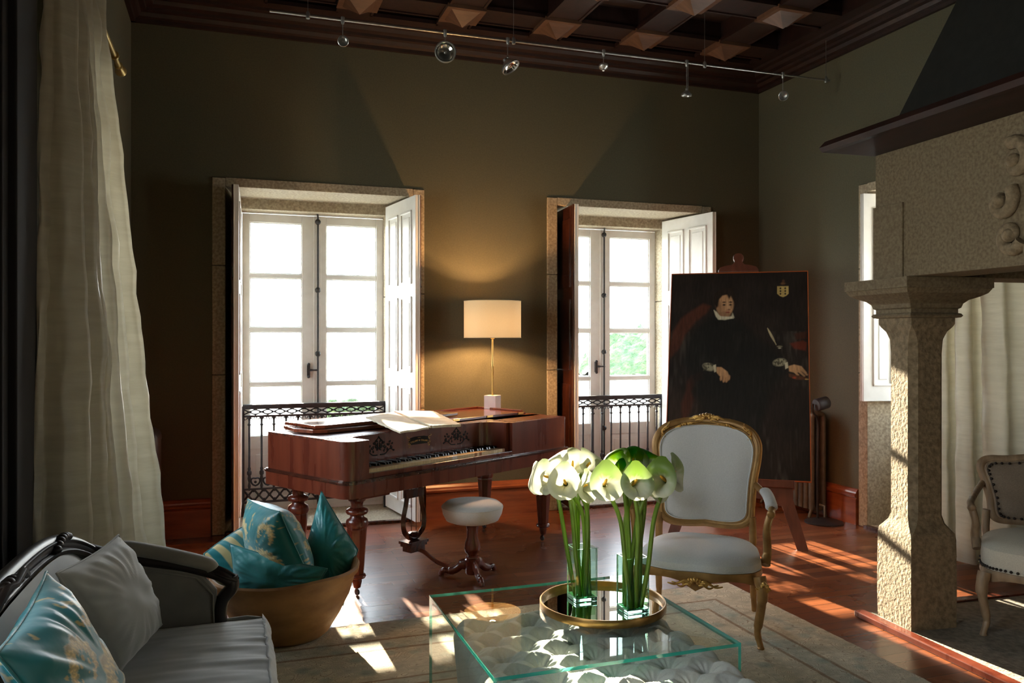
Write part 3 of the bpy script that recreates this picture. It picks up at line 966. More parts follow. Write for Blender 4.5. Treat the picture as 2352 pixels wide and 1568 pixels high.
# scroll ornaments on the name board
def spiral(cx, cz, r, turns, a0, sgn, n=18):
    return [(cx + sgn * r * (1 - t / n * .86) * cos(a0 + turns * 2 * PI * t / n), 0, cz + r * (1 - t / n * .86) * sin(a0 + turns * 2 * PI * t / n)) for t in range(n + 1)]


def ornament(cx, cz, w, h):
    mb = MB()
    specs = [(.18, .05, .20, .8, 2.6), (.42, -.10, .17, .9, 2.2), (.62, .16, .15, .85, 2.8), (.82, -.22, .13, .9, 2.0), (.30, .42, .15, .8, 3.0), (.12, -.30, .13, .8, 1.6),
             (.58, -.42, .12, .8, 1.8), (.95, -.55, .09, .9, 2.4), (.12, .62, .10, .8, 3.4), (.85, .22, .08, .8, 3.2), (.36, -.55, .10, .7, 1.2), (.70, .45, .09, .8, 3.2), (.10, .30, .08, .8, 2.2)]
    for (x, z, r, tu, a0) in specs:
        for s in (1, -1):
            pts = spiral(cx + s * x * w / 2, cz + z * h / 2, r * h * .62, tu, a0, s)
            n = len(pts)
            mb.tube(pts, [(.0075 * (1 - .75 * i / n), .0012) if True else 0 for i in range(n)], 6, up=(0, 1, 0)) if False else mb.tube([(p[0], p[1], p[2]) for p in pts], [(.0012, .0062 * (1 - .7 * i / n)) for i in range(n)], 6, up=(0, 1, 0))
    for s in (1, -1):
        mb.tube(cr([(cx + s * .01, 0, cz - .45 * h), (cx + s * .2 * w, 0, cz - .42 * h), (cx + s * .34 * w, 0, cz - .2 * h), (cx + s * .46 * w, 0, cz - .28 * h)], 5), (.0012, .004), 6, up=(0, 1, 0))
        mb.tube(cr([(cx, 0, cz - .1 * h), (cx + s * .12 * w, 0, cz + .2 * h), (cx + s * .03 * w, 0, cz + .42 * h), (cx, 0, cz + .52 * h)], 5), (.0012, .004), 6, up=(0, 1, 0))
    return mb


for cx in (RX0 + .235, RX0 + .90):
    ornament(cx, .838, .25, .115).build('scroll_fretwork', M['void'], piano, loc=(0, RD - .001, 0))
pl = MB(); pl.prism([(-.085, -.022), (.085, -.022), (.085, .02), (.04, .028), (-.04, .028), (-.085, .02)], 0, .001, 0, Matrix.Translation((RX0 + .565, RD - .0002, .842)) @ Matrix.Rotation(PI / 2, 4, 'X'))
plate = pl.build('name_plate', M['void'], piano)
for s in (1, -1):
    f = MB()
    for k, (x, z, r) in enumerate(((.088, .012, .012), (.092, -.012, .010), (.086, -.032, .008), (.10, .03, .007), (.076, -.02, .006))):
        f.tube(spiral(RX0 + .565 + s * x, .842 + z, r, .9, 1.0 + k, s, 10), (.0008, .0016), 5, up=(0, 1, 0))
    f.build('gilt_flourish', M['giltline'], piano, loc=(0, RD - .002, 0))


def text(body, size, loc, rotx, parent, mat, name, ry=0.0, rz=0.0):
    c = bpy.data.curves.new(name, 'FONT'); c.body = body; c.size = size
    c.align_x = 'CENTER'; c.align_y = 'CENTER'; c.extrude = .0004
    c.materials.append(mat)
    tmp = bpy.data.objects.new(name, c)
    me = bpy.data.meshes.new_from_object(tmp)
    bpy.data.objects.remove(tmp)
    o = bpy.data.objects.new(name, me); COL.objects.link(o); o.parent = parent
    o.location = loc; o.rotation_euler = (rotx, ry, rz)
    return o


text('COLLARD', .014, (RX0 + .565 - .043, RD - .002, .840), PI / 2, piano, M['giltline'], 'lettering', ry=-.16)
text('&', .014, (RX0 + .565, RD - .002, .845), PI / 2, piano, M['giltline'], 'lettering')
text('COLLARD', .014, (RX0 + .565 + .043, RD - .002, .840), PI / 2, piano, M['giltline'], 'lettering', ry=.16)
text('PATENT', .007, (RX0 + .565, RD - .002, .861), PI / 2, piano, M['giltline'], 'lettering')

# lids folded back in layers
b = MB(); b.prism([(.09, .45), (.16, .40), (1.12, .33), (1.12, PW + .03), (.13, PW + .03), (.06, .60)], .922, .944)
b.build('main_lid', M['mahog_h'], piano, bevel=.004)
b = MB(); b.prism([(.12, .47), (.17, .44), (1.31, .435), (1.31, PW + .03), (.14, PW + .03)], .946, .966)
b.build('folded_flap', M['mahog_h'], piano, bevel=.004)
b = MB(); b.prism([(1.125, .305), (1.90, .305), (1.90, PW + .02), (1.125, PW + .02)], .922, .940)
b.box(1.32, PW - .0, .940, 1.90, PW + .02, .953)
b.box(1.88, .33, .940, 1.90, PW, .953)
lidr = b.build('right_lid', M['mahog_h'], piano, bevel=.003)
for x in (1.16, 1.50, 1.84):
    h = MB(); h.box(x - .03, .300, .926, x + .03, .305, .938); h.tube([(x - .03, .300, .939), (x + .03, .300, .939)], .003, 6)
    h.build('hinge', M['brass'], lidr)

# legs, each turned and eight sided
legp = [(.046, .592), (.050, .575), (.050, .560), (.040, .552), (.034, .535), (.036, .52), (.062, .508), (.066, .494), (.058, .482), (.038, .474), (.040, .462), (.060, .450), (.064, .438), (.066, .420), (.060, .405)]
for (x, y) in ((.151, .103), (1.86, .103), (.151, .69), (1.86, .69)):
    l = MB(); l.lathe(legp, 28)
    lc = l.build('leg', M['mahog'], piano, loc=(x, y, 0), smooth=50)
    s = MB(); s.lathe([(.058, .405), (.060, .395), (.040, .135)], 8, M=Matrix.Rotation(PI / 8, 4, 'Z')); s.build('tapered_shaft', M['mahog'], lc, bevel=.002)
    s = MB(); s.lathe([(.030, .137), (.048, .130), (.052, .120), (.046, .110), (.026, .106), (.028, .09), (.020, .055), (.012, .05)], 20); s.build('ankle_ring', M['mahog'], lc, smooth=50)
    s = MB(); s.tube([(0, 0, .055), (.006, .012, .042), (.012, .026, .03)], .008, 8)
    s.lathe([(0, -.006), (.017, -.006), (.019, 0), (.017, .006), (0, .006)], 14, M=Matrix.Translation((.016, .02, .019)) @ Matrix.Rotation(PI / 2, 4, 'Y')); s.build('caster', M['iron'], lc, smooth=40)
b = MB(); b.box(.11, .03, .572, .34, .19, .595); b.build('leg_rail', M['mahog'], piano, bevel=.008)

# pedal lyre
ly = MB()
for s in (1, -1):
    pts = cr([(s * .085, 0, .60), (s * .058, 0, .53), (s * .066, 0, .44), (s * .088, 0, .35), (s * .082, 0, .27), (s * .040, 0, .225), (0, 0, .215)], 6)
    ly.tube(pts, (.022, .020), 4, up=(0, 1, 0))
ly.box(-.075, -.018, .475, .075, .018, .53)
ly.lathe([(.03, 0), (.036, .01), (.02, .018)], 12, (0, 0, .235))
ly.box(-.075, -.045, .165, .075, .045, .182); ly.box(-.085, -.05, .182, .085, .05, .20); ly.box(-.06, -.04, .13, .06, .04, .165)
ly.tube([(-.02, 0, .26), (-.02, 0, .60)], .003, 6); ly.tube([(.02, 0, .26), (.02, 0, .60)], .003, 6)
ly.build('pedal_lyre', M['darkwood'], piano, loc=(.722, .25, 0), bevel=.003)
pd = MB(); pd.tube(cr([(0, 0, .14), (.03, -.05, .125), (.09, -.10, .06), (.13, -.135, .035), (.15, -.16, .030)], 6), [(.014, .016)] * 12 + [(.012, .024)] * 8 + [(.010, .026)] * 5, 10)
pd.build('pedal', M['mahog'], piano, loc=(.73, .25, 0), smooth=60)


# ------------------------------------------------------------ sheet music
def quad_sheet(c, th, wav, seed, n=26):
    A, B, C, D = [Vector(q) for q in c]
    rnd = random.Random(seed)
    def f(u, v, top):
        p = A.lerp(B, u).lerp(D.lerp(C, u), v)
        e = wav * mnoise.noise(Vector((u * 3 + seed, v * 3, seed)))
        ed = .010 * mnoise.noise(Vector((u * 14, v * 14, seed + 5.))) * (1 if (u in (0, 1) or v in (0, 1)) else .0)
        return (p.x + ed, p.y + ed, p.z + e + (th if top else 0))
    rings = []
    g = [(i / n, j / n) for j in range(n + 1) for i in range(n + 1)]
    mb = MB()
    vs = [f(u, v, True) for u, v in g] + [f(u, v, False) for u, v in g]
    K = n + 1; Bf = K * K
    fs = []
    for j in range(n):
        for i in range(n):
            a = j * K + i
            fs.append((a, a + 1, a + K + 1, a + K)); fs.append((Bf + a, Bf + a + K, Bf + a + K + 1, Bf + a + 1))
    for i in range(n):
        for (a, b_) in ((i, i + 1), ((i + 1) + n * K, i + n * K), ((i + 1) * K, i * K), (i * K + n, (i + 1) * K + n)):
            fs.append((b_, a, a + Bf, b_ + Bf))
    mb.add(vs, fs)
    return mb


def pl2w(t, w, z):
    return (PO[0] + t * cos(PA) - w * sin(PA), PO[1] + t * sin(PA) + w * cos(PA), z)


q = quad_sheet([pl2w(.42, .035, .926), pl2w(.70, .085, .926), pl2w(.80, .53, .983), pl2w(.50, .46, .983)], .012, .004, 3)
tag(q.build('sheet_music', M['paper'], smooth=40), 'torn open music book lying left on the piano top', 'music book', 'old music books on the piano')
q = quad_sheet([pl2w(.715, .09, .930), pl2w(.93, .03, .926), pl2w(1.08, .445, .976), pl2w(.86, .60, .984)], .016, .003, 8)
tag(q.build('sheet_music', M['paper'], smooth=40), 'right hand old music book overlapping the other on the piano', 'music book', 'old music books on the piano')

# ------------------------------------------------------------ table lamp
LX, LY = 1.955, 6.15
LZ = .941
lamp = thing('table_lamp', 'lit table lamp with cream drum shade and white marble cube base', 'lamp', (LX, LY, LZ), PA + math.radians(17))
MB().box(-.05, -.05, 0, .05, .05, .105).build('marble_base', M['marble'], lamp, bevel=.002)
b = MB(); b.lathe([(.008, .105), (.0075, .2), (.0125, .33), (.0135, .335), (.0125, .34), (.0075, .42), (.009, .47), (.008, .545), (.016, .55), (.016, .565)], 16); b.build('brass_stem', M['brass'], lamp, smooth=40)
R_, zs0, zs1 = .225, .558, .845
b = MB(); b.grid(lambda u, v: (R_ * cos(2 * PI * u), R_ * sin(2 * PI * u), zs0 + (zs1 - zs0) * v), 64, 1, cu=True)
shade = b.build('lamp_shade', M['shade'], lamp, smooth=180)
b = MB()
for z in (zs0, zs1):
    b.tube([(R_ * cos(a), R_ * sin(a), z) for a in [2 * PI * k / 48 for k in range(48)]], .0025, 6, closed=True)
b.build('shade_rim', M['shade'], shade, smooth=180)
b = MB()
for k in range(3):
    a = 2 * PI * k / 3 + .4
    b.tube([(.016 * cos(a), .016 * sin(a), zs0 + .03), (R_ * cos(a), R_ * sin(a), zs0 + .004)], .002, 6)
b.lathe([(.012, .560), (.016, .575), (.016, .605), (.010, .61)], 12)
b.build('shade_spider', M['brass'], shade, smooth=50)
b = MB(); b.sphere((0, 0, .655), .028, 14, 10); b.build('bulb', M['bulb'], lamp, smooth=180)
ld = bpy.data.lights.new('lamp_light', 'POINT'); lo = bpy.data.objects.new('lamp_light', ld); COL.objects.link(lo)
lo.location = (LX, LY, LZ + .655); ld.energy = 215; ld.color = (1.0, .53, .22); ld.shadow_soft_size = .03
ld.energy = 215
bpy.data.objects['bulb'].visible_shadow = True

# ------------------------------------------------------------ piano stool
st = thing('piano_stool', 'round white seated stool on turned mahogany pedestal before the piano', 'stool', (1.435, 4.93, 0), .3)
b = MB(); b.lathe([(.0, .345), (.125, .347), (.165, .362), (.185, .40), (.193, .438), (.190, .452), (.165, .472), (.11, .482), (0, .486)], 48)
se = b.build('seat', M['linen'], st, smooth=60)
b = MB(); b.tube([(.192 * cos(a), .192 * sin(a), .444) for a in [2 * PI * k / 48 for k in range(48)]], .003, 6, closed=True); b.build('piping', M['linen'], se, smooth=180)
b = MB(); b.lathe([(.062, .346), (.058, .335), (.052, .328), (.040, .322), (.034, .29), (.036, .25), (.048, .215), (.052, .185), (.046, .16), (.030, .142), (.030, .138), (.042, .134), (.044, .124), (.038, .118), (.048, .112), (.048, .10), (.043, .095), (.043, .03), (.038, .022)], 32)
b.build('pedestal', M['mahog'], st, smooth=45)
for k in range(3):
    a = 2 * PI * k / 3 + math.radians(-107)
    pts = cr([(.035, 0, .085), (.07, 0, .072), (.11, 0, .042), (.15, 0, .030), (.185, 0, .034), (.200, 0, .018), (.202, 0, .004)], 5)
    b = MB(); b.tube(pts, [(.034, .017)] * 6 + [(.024, .016)] * 10 + [(.018, .016)] * 15, 8, up=(0, 0, 1))
    b.build('leg', M['mahog'], st, smooth=60, rz=a)

# ============================================================ rug
RX_0, RX_1, RY_0, RY_1 = -.62, 2.85, .2, 4.26
rg = MB()
rg.grid(lambda u, v: (lerp(RX_0, RX_1, u) + .006 * mnoise.noise(Vector((v * 90, u * 3, 0))), lerp(RY_0, RY_1, v) + .006 * mnoise.noise(Vector((u * 80, v * 3, 4))), .012), 120, 140)
tag(rg.build('rug', rug_mat(RX_0, RX_1, RY_0, RY_1), solid=.012), 'large faded beige persian rug under table and armchair', 'rug')
EZ = .0185   # top of the rug


# ============================================================ pillows
def pillow_fn(c, th, pinch=.09, wr=.006, seed=0, ridge=.0, p_=2.4):
    A, B, C, D = [Vector(q) for q in c]        # TL, TR, BR, BL
    cen = (A + B + C + D) / 4
    nrm = ((C - A).cross(B - D)).normalized()
    S = ((B - A).length + (C - B).length) / 2
    def f(u, v, side):
        x, y = 2 * u - 1, 2 * v - 1
        pu = .5 + .5 * (x * (1 - pinch * (1 - y ** 2) ** 1 * abs(x) ** 2 * 0) )
        p = A.lerp(B, u).lerp(D.lerp(C, u), v)
        k = 1 - pinch * ((1 - y * y) * x * x + (1 - x * x) * y * y)
        p = cen + (p - cen) * k
        e = max(0, (1 - abs(x) ** p_)) * max(0, (1 - abs(y) ** p_))
        h = th * e ** .5
        # wrinkles that fan in from edges and corners
        n = mnoise.noise(Vector((x * 2.2 + seed, y * 2.2, side * 3.1)))
        rad = math.atan2(y, x)
        rr = math.hypot(x, y)
        wv = mnoise.noise(Vector((rad * 7 + seed, rr * 1.4, side + seed * .3))) * min(1, max(0, rr - .25))
        h += wr * (n * 1.2 + wv * 2.2) * min(1, e * 4)
        return p + nrm * h * side
    return f


def pillow(name, mat, c, th, label, seed=0, n=44, colfn=None, group=None, pinch=.09, wr=.006, piping=None, cat='cushion'):
    f = pillow_fn(c, th, pinch, wr, seed)
    mb = MB()
    vs, fs, col = [], [], []
    K = n + 1
    for side in (1, -1):
        for j in range(K):
            for i in range(K):
                vs.append(f(i / n, j / n, side))
                if colfn:
                    col.append((*colfn(i / n, j / n, side), 1))
    for s in (0, 1):
        o = s * K * K
        for j in range(n):
            for i in range(n):
                a = o + j * K + i
                q = (a, a + K, a + K + 1, a + 1)
                fs.append(q if s == 0 else q[::-1])
    edge = [i for i in range(K)] + [j * K + n for j in range(1, K)] + [n * K + i for i in range(n - 1, -1, -1)] + [j * K for j in range(n - 1, 0, -1)]
    for k in range(len(edge)):
        a, b = edge[k], edge[(k + 1) % len(edge)]
        fs.append((a, b, b + K * K, a + K * K))
    mb.add(vs, fs)
    o = mb.build(name, mat, smooth=180, col=col if colfn else None)
    tag(o, label, cat, group)
    pp = MB()
    pp.tube([f((a % K) / n, (a // K) / n, 0) for a in edge], .0032, 6, closed=True)
    pp.build('piping', piping or (mat if not colfn else M['teal']), o, smooth=180)
    return o


TEAL = np.array((0.0, .17, .185)); GOLD = np.array((.60, .43, .15)); PALE = np.array((.58, .52, .33))


def brocade(motifs, seed=0):
    """gold scrolls and acanthus leaves on teal: motifs = (cx, cy, r, a0, turns, sgn)"""
    segs = []
    for (cx, cy, r, a0, tu, sg) in motifs:
        n = 30
        for k in range(n):
            t = k / n
            rr = r * (1 - .85 * t)
            a = a0 + sg * tu * 2 * PI * t
            w = .21 * r * (.25 + sin(PI * min(1, t * 1.15 + .08)) ** .7)
            segs.append((cx + rr * cos(a), cy + rr * sin(a), w, t, a))
    S = np.array(segs)
    def fn(u, v, side):
        if side < 0:
            u = 1 - u
        d = np.hypot(S[:, 0] - u, S[:, 1] - v)
        th_ = np.arctan2(v - S[:, 1], u - S[:, 0]) - S[:, 4]
        q = d / S[:, 2]
        i = int(np.argmin(q))
        ph = S[i, 3] * 30 + th_[i] * 1.5
        qq = q[i] / (1 + .28 * sin(ph * 2))
        g = max(0.0, min(1.0, (1.0 - qq) * 6))
        vein = max(0, sin(ph * 2 + q[i] * 3))
        c = GOLD * (.55 + .6 * vein) + PALE * (.35 * (1 - q[i]) * (q[i] < 1))
        if .75 < qq < 1:
            c = PALE * .9
        n = mnoise.noise(Vector((u * 26, v * 26, seed)))
        if g < .1 and n > .30 and mnoise.noise(Vector((u * 3.5, v * 3.5, seed + 3))) > .0:
            g, c = .85, GOLD * .9
        col = TEAL * (1 - g) + c * g
        return tuple(np.clip(col, 0, 1))
    return fn


M['brocade'] = attr_mat('teal_gold_brocade', .42, sheen=.4, bump=.3, bscale=30)
STR = lambda u, v, s: tuple((GOLD * .6 + PALE * .3) if int((u * 7.4 + .5)) % 2 == 0 else TEAL)

# ------------------------------------------------------------ bowl with cushions
BX, BY = .265, 4.25
bw = thing('wooden_bowl', 'big rustic brown wooden tub holding turquoise cushions', 'bowl', (BX, BY, EZ), 0)
prof = [(.19, 0), (.215, .02), (.265, .10), (.315, .20), (.345, .285), (.362, .30), (.366, .325), (.358, .335), (.345, .330), (.335, .30), (.30, .20), (.25, .10), (.20, .04), (.0, .035)]
b = MB()
rings = []
for r, z in prof:
    rings.append([(r * cos(a) * (1 + .012 * mnoise.noise(Vector((cos(a) * 2, sin(a) * 2, z * 5)))), r * sin(a) * (1 + .012 * mnoise.noise(Vector((cos(a) * 2, sin(a) * 2, z * 5 + 9)))),
                   z + .010 * mnoise.noise(Vector((cos(a) * 1.5, sin(a) * 1.5, 3))) * (z > .2) + .012 * cos(a) * (z > .2)) for a in [2 * PI * k / 64 for k in range(64)]])
b.loft(rings)
b.build('shell', M['bowl'], bw, smooth=40)


def ray(px, py, d):
    """a point at depth d along the line of sight of a photo pixel (used to survey the cushions' corners)"""
    u = (px - 1176) / 1880; w = (775 - py) / 1880
    return Vector((d * (.3256 + .9455 * u), d * (.9455 - .3256 * u), 1.5 + d * w))


GC = 'cushions in the wooden tub'
pillow('cushion', attr_mat('striped_silk', .5, sheen=.4, bump=.3, bscale=20), [ray(468, 1272, 4.14), ray(556, 1210, 4.40), ray(650, 1330, 4.40), ray(560, 1420, 4.10)], .06,
       'cushion with turquoise and gold stripes at left in the tub', 1, colfn=lambda u, v, s: STR(u, v, s), group=GC, pinch=-.02, wr=.003)
pillow('cushion', M['brocade'], [ray(569, 1146, 4.34), ray(642, 1174, 3.97), ray(722, 1345, 4.02), ray(610, 1330, 4.38)], .125,
       'turquoise cushion with gold leaf scrolls standing in the tub centre', 2,
       n=80, colfn=brocade([(.30, .30, .22, 2.5, .8, 1), (.65, .62, .24, .5, .8, -1), (.25, .78, .16, 4, .9, 1), (.78, .22, .15, 1, .8, -1), (.5, .5, .12, 3, .7, 1), (.12, .52, .12, 0, .8, 1)], 2), group=GC, pinch=.05, wr=.004)
pillow('cushion', M['teal'], [ray(738, 1128, 4.36), ray(822, 1262, 4.28), ray(788, 1390, 4.20), ray(690, 1300, 4.30)], .085,
       'plain turquoise silk cushion standing on its corner at right of the tub', 3, group=GC, pinch=.03, wr=.010)
pillow('cushion', M['teal'], [ray(527, 1248, 4.08), ray(752, 1306, 3.98), ray(742, 1372, 4.02), ray(524, 1388, 4.06)], .060,
       'plain turquoise cushion lying along the front rim of the tub', 4, group=GC, pinch=.10, wr=.008)

# ============================================================ sofa
sofa = thing('sofa', 'small carved black sofa with grey velvet seat against left wall', 'sofa', (0, 2.10, 0), 0)
YH = 1.02


def sback(y):      # crest height of the back and its x
    t = abs(y) / YH
    return .93 - .02 * t - .15 * t ** 3.2


pts = []
for k in range(41):
    y = -YH + 2 * YH * k / 40
    pts.append((-.50 + .05 * (abs(y) / YH) ** 4, y, sback(y)))
f = MB(); f.tube(pts, (.030, .022), 8, up=(0, 0, 1))
f.tube([(p[0] + .022, p[1], p[2] - .022) for p in pts], .008, 6)
f.tube([(p[0] + .020, p[1], p[2] + .010) for p in pts], .006, 6)
for s in (-1, 1):
    f.tube(cr([(-.45, s * YH, .78), (-.46, s * (YH + .01), .55), (-.45, s * YH, .35)], 6), .024, 8)
f.build('back_frame', M['black'], sofa, smooth=60)
for y in (-.62, .62, 0):
    cv = MB()
    for k in range(7):
        a = (k - 3) * .35
        cv.sphere((-.47, y + .05 * (k - 3) * .55, sback(y) + .020 * cos(a * 1.2)), .016, 8, 6, s=(1, 1.1, .8))
    if y == 0:
        cv.tube([(p[0], p[1] + y, p[2] + sback(y)) for p in [(-.462, -.14, .0), (-.455, -.07, .028), (-.455, 0, .015), (-.455, .07, .028), (-.462, .14, 0)]], .009, 6)
    cv.build('crest_carving', M['black'], sofa, smooth=60)
b = MB()
def bk(u, v):
    y = (u - .5) * 2 * (YH - .04)
    zt_ = sback(y) - .03
    return (-.468 + .05 * math.sin(PI * v) ** .5 * (1 - abs(2 * u - 1) ** 6) ** .5, y, lerp(.40, zt_, v))
b.grid(bk, 40, 14); b.build('backrest', M['velvet'], sofa, smooth=180)
b = MB(); b.box(-.49, -YH + .03, .38, -.468, YH - .03, .76); b.build('back_panel', M['velvet_d'], sofa)
# seat cushion with pulled wrinkles
def seatfn(u, v):
    # u across depth (0 back .. 1 front, wrapping down), v along the length
    y = lerp(-YH + .03, YH - .005, v)
    X = -.45 + .56 * u
    e = (1 - abs(2 * v - 1) ** 9)
    z = .500 + .016 * sin(PI * min(1, u)) ** .6 * e - .02 * (1 - e)
    # pleats run across the seat from front edge
    w = mnoise.noise(Vector((y * 16 + 2 * u, u * 1.3, 1.0))) * .5 + mnoise.noise(Vector((y * 34, u * 2.5, 5.0))) * .4
    z += .0085 * w * (u ** 1.5) * 1.6
    return (X + .012 * w * u * u, y, z)
b = MB(); b.grid(seatfn, 36, 200)
def frontfn(u, v):
    y = lerp(-YH + .03, YH - .005, v)
    w = mnoise.noise(Vector((y * 20, u * 1.0, 9.0)))
    return (.11 + .030 * sin(PI * u) + .006 * w * sin(PI * u), y, .497 - .13 * u)
b.grid(frontfn, 10, 200)
def endfn(u, v, s):
    y = s * (YH - .005) + s * .016 * sin(PI * u) if s > 0 else -YH + .03
    return (lerp(-.45, .11, v), y, .485 - .13 * u)
b.grid(lambda u, v: endfn(u, v, 1), 8, 30)
sc_ = b.build('seat_cushion', M['velvet'], sofa, smooth=70)
b = MB()
fr_ = [Vector(seatfn(1, k / 100)) + Vector((.004, 0, -.001)) for k in range(101)]
b.tube([(-.40, YH - .005, .492)] + [(lerp(-.4, .06, k / 6), YH + .003, .488 + .004 * sin(k)) for k in range(7)] + fr_[::-1], .0052, 6)
b.tube([(p.x + .002, p.y, p.z - .13) for p in fr_], .0052, 6)
b.build('cushion_piping', M['velvet'], sc_, smooth=180)
b = MB(); b.box(-.48, -YH, .27, .07, YH, .365); b.build('seat_rail', M['black'], sofa, bevel=.015)
for s in (-1, 1):
    arm = MB()
    ap = cr([(-.46, s * YH, .775), (-.38, s * (YH + .008), .745), (-.26, s * (YH + .01), .715), (-.14, s * (YH + .01), .685), (-.04, s * YH, .650), (.0, s * YH, .622)], 6)
    arm.tube(ap, (.022, .030), 8, up=(0, 0, 1))
    arm.tube(cr([(.003, s * YH, .64), (.006, s * YH, .60), (-.025, s * YH, .56), (-.035, s * YH, .50), (-.02, s * YH, .42), (-.005, s * YH, .32)], 6), (.024, .026), 8, up=(1, 0, 0))
    arm.tube(cr([(-.05, s * (YH - .026), .662), (-.01, s * (YH - .028), .642), (.022, s * (YH - .014), .625)], 5), .006, 6)
    arm.tube(cr([(-.05, s * (YH + .002), .680), (-.01, s * (YH), .660), (.028, s * (YH), .628)], 5), .006, 6)
    ao = arm.build('arm', M['black'], sofa, smooth=60)
    pad = MB()
    pp_ = cr([(-.37, s * YH, .760), (-.345, s * YH, .772), (-.24, s * YH, .746), (-.14, s * YH, .714), (-.075, s * YH, .690), (-.06, s * YH, .672)], 6)
    pad.tube(pp_, [(.006, .010)] + [(.024, .036)] * (len(pp_) - 2) + [(.006, .010)], 14, up=(0, 0, 1))
    pad.build('arm_pad', M['velvet_d'], ao, smooth=70)
    pn = MB()
    poly = [(-.45, .38), (-.04, .38), (-.045, .60), (-.10, .665), (-.20, .69), (-.45, .735)]
    pn.add([(x, s * (YH - .012), z) for x, z in poly] + [(x, s * (YH + .012), z) for x, z in poly],
           [tuple(range(6))[::-1], tuple(range(6, 12))] + [(i, (i + 1) % 6, 6 + (i + 1) % 6, 6 + i) for i in range(6)])
    po = pn.build('arm_panel', M['velvet_d'], ao, bevel=.008)
    pi_ = MB(); pi_.tube([(x + (.012 if x < -.3 else -.012), s * (YH - .02), z + (-.014 if z > .5 else 0)) for x, z in poly], .0035, 6, closed=True)
    pi_.build('panel_piping', M['velvet_d'], po, smooth=180)
for x, y in ((.02, -YH + .04), (.02, YH - .04), (-.45, -YH + .04), (-.45, YH - .04)):
    l = MB(); l.tube(cr([(x, y, .30), (x + .02, y, .20), (x + .005, y, .09), (x - .0, y, .03), (x + .02, y, .0195)], 5), [.026] * 6 + [.018] * 10 + [.02] * 5, 8)
    l.build('leg', M['black'], sofa, smooth=60)

pillow('cushion', M['velvet'], [Vector((-.415, 2.33, .905)), ray(272, 1228, 2.52), Vector((-.215, 2.955, .545)), Vector((-.30, 2.56, .545))], .065,
       'square grey velvet cushion leaning in the far corner of the sofa', 11, group='cushions on the sofa', pinch=.06, wr=.006, piping=M['velvet'])
pillow('cushion', M['brocade'], [Vector((-.40, 1.70, .93)), ray(106, 1312, 1.88), Vector((-.235, 2.17, .535)), Vector((-.20, 1.80, .535))], .075,
       'turquoise silk cushion with gold scrolls at the near end of the sofa', 12, n=120,
       colfn=brocade([(.66, .62, .30, 2.2, .85, 1), (.80, .30, .20, .3, .8, -1), (.86, .84, .20, 4, .9, 1), (.50, .95, .2, 5, .8, 1), (.40, .82, .18, 1, .8, -1), (.35, .35, .18, 3, .8, 1), (.62, .18, .10, 5, .8, 1), (.93, .55, .10, 2, .8, -1), (.12, .6, .14, 2, .8, 1)], 7),
       group='cushions on the sofa', pinch=.06, wr=.008, piping=M['teal'])

# ============================================================ glass coffee table
TX0, TX1, TY0, TY1, TZ = .79, 1.71, 2.475, 3.36, .42
ct = thing('glass_coffee_table', 'square clear glass coffee table with bent sides over ottoman', 'table', ((TX0 + TX1) / 2, (TY0 + TY1) / 2, EZ), 0)
hx, hy, hz, th = (TX1 - TX0) / 2, (TY1 - TY0) / 2, TZ - EZ, .012


def glass_slab(name, x0, y0, z0, x1, y1, z1, big, parent, gm, em):
    """the two faces across axis `big` are clear, the rim faces are edge coloured"""
    mb = MB(); mb.box(x0, y0, z0, x1, y1, z1)
    idx = {'z': (0, 1), 'x': (3, 5), 'y': (2, 4)}[big]
    mb.m = [0 if i in idx else 1 for i in range(6)]
    return mb.build(name, [gm, em], parent)


glass_slab('glass_top', -hx, -hy, hz - th, hx, hy, hz, 'z', ct, M['glass'], M['gedge'])
glass_slab('glass_side', -hx, -hy, 0, -hx + th, hy, hz - th, 'x', ct, M['glass'], M['gedge'])
glass_slab('glass_side', hx - th, -hy, 0, hx, hy, hz - th, 'x', ct, M['glass'], M['gedge'])

# ------------------------------------------------------------ tufted ottoman
OX0, OX1, OY0, OY1 = .812, 1.688, 2.14, 3.26
oh = .350
ott = thing('tufted_ottoman', 'deep buttoned pale grey ottoman under the glass table', 'ottoman', ((OX0 + OX1) / 2, (OY0 + OY1) / 2, EZ), 0)
ow, ol = (OX1 - OX0) / 2, (OY1 - OY0) / 2
AX, AY = .105, .078


def sq(u, v):       # square to rounded square mapping
    x, y = 2 * u - 1, 2 * v - 1
    return x, y


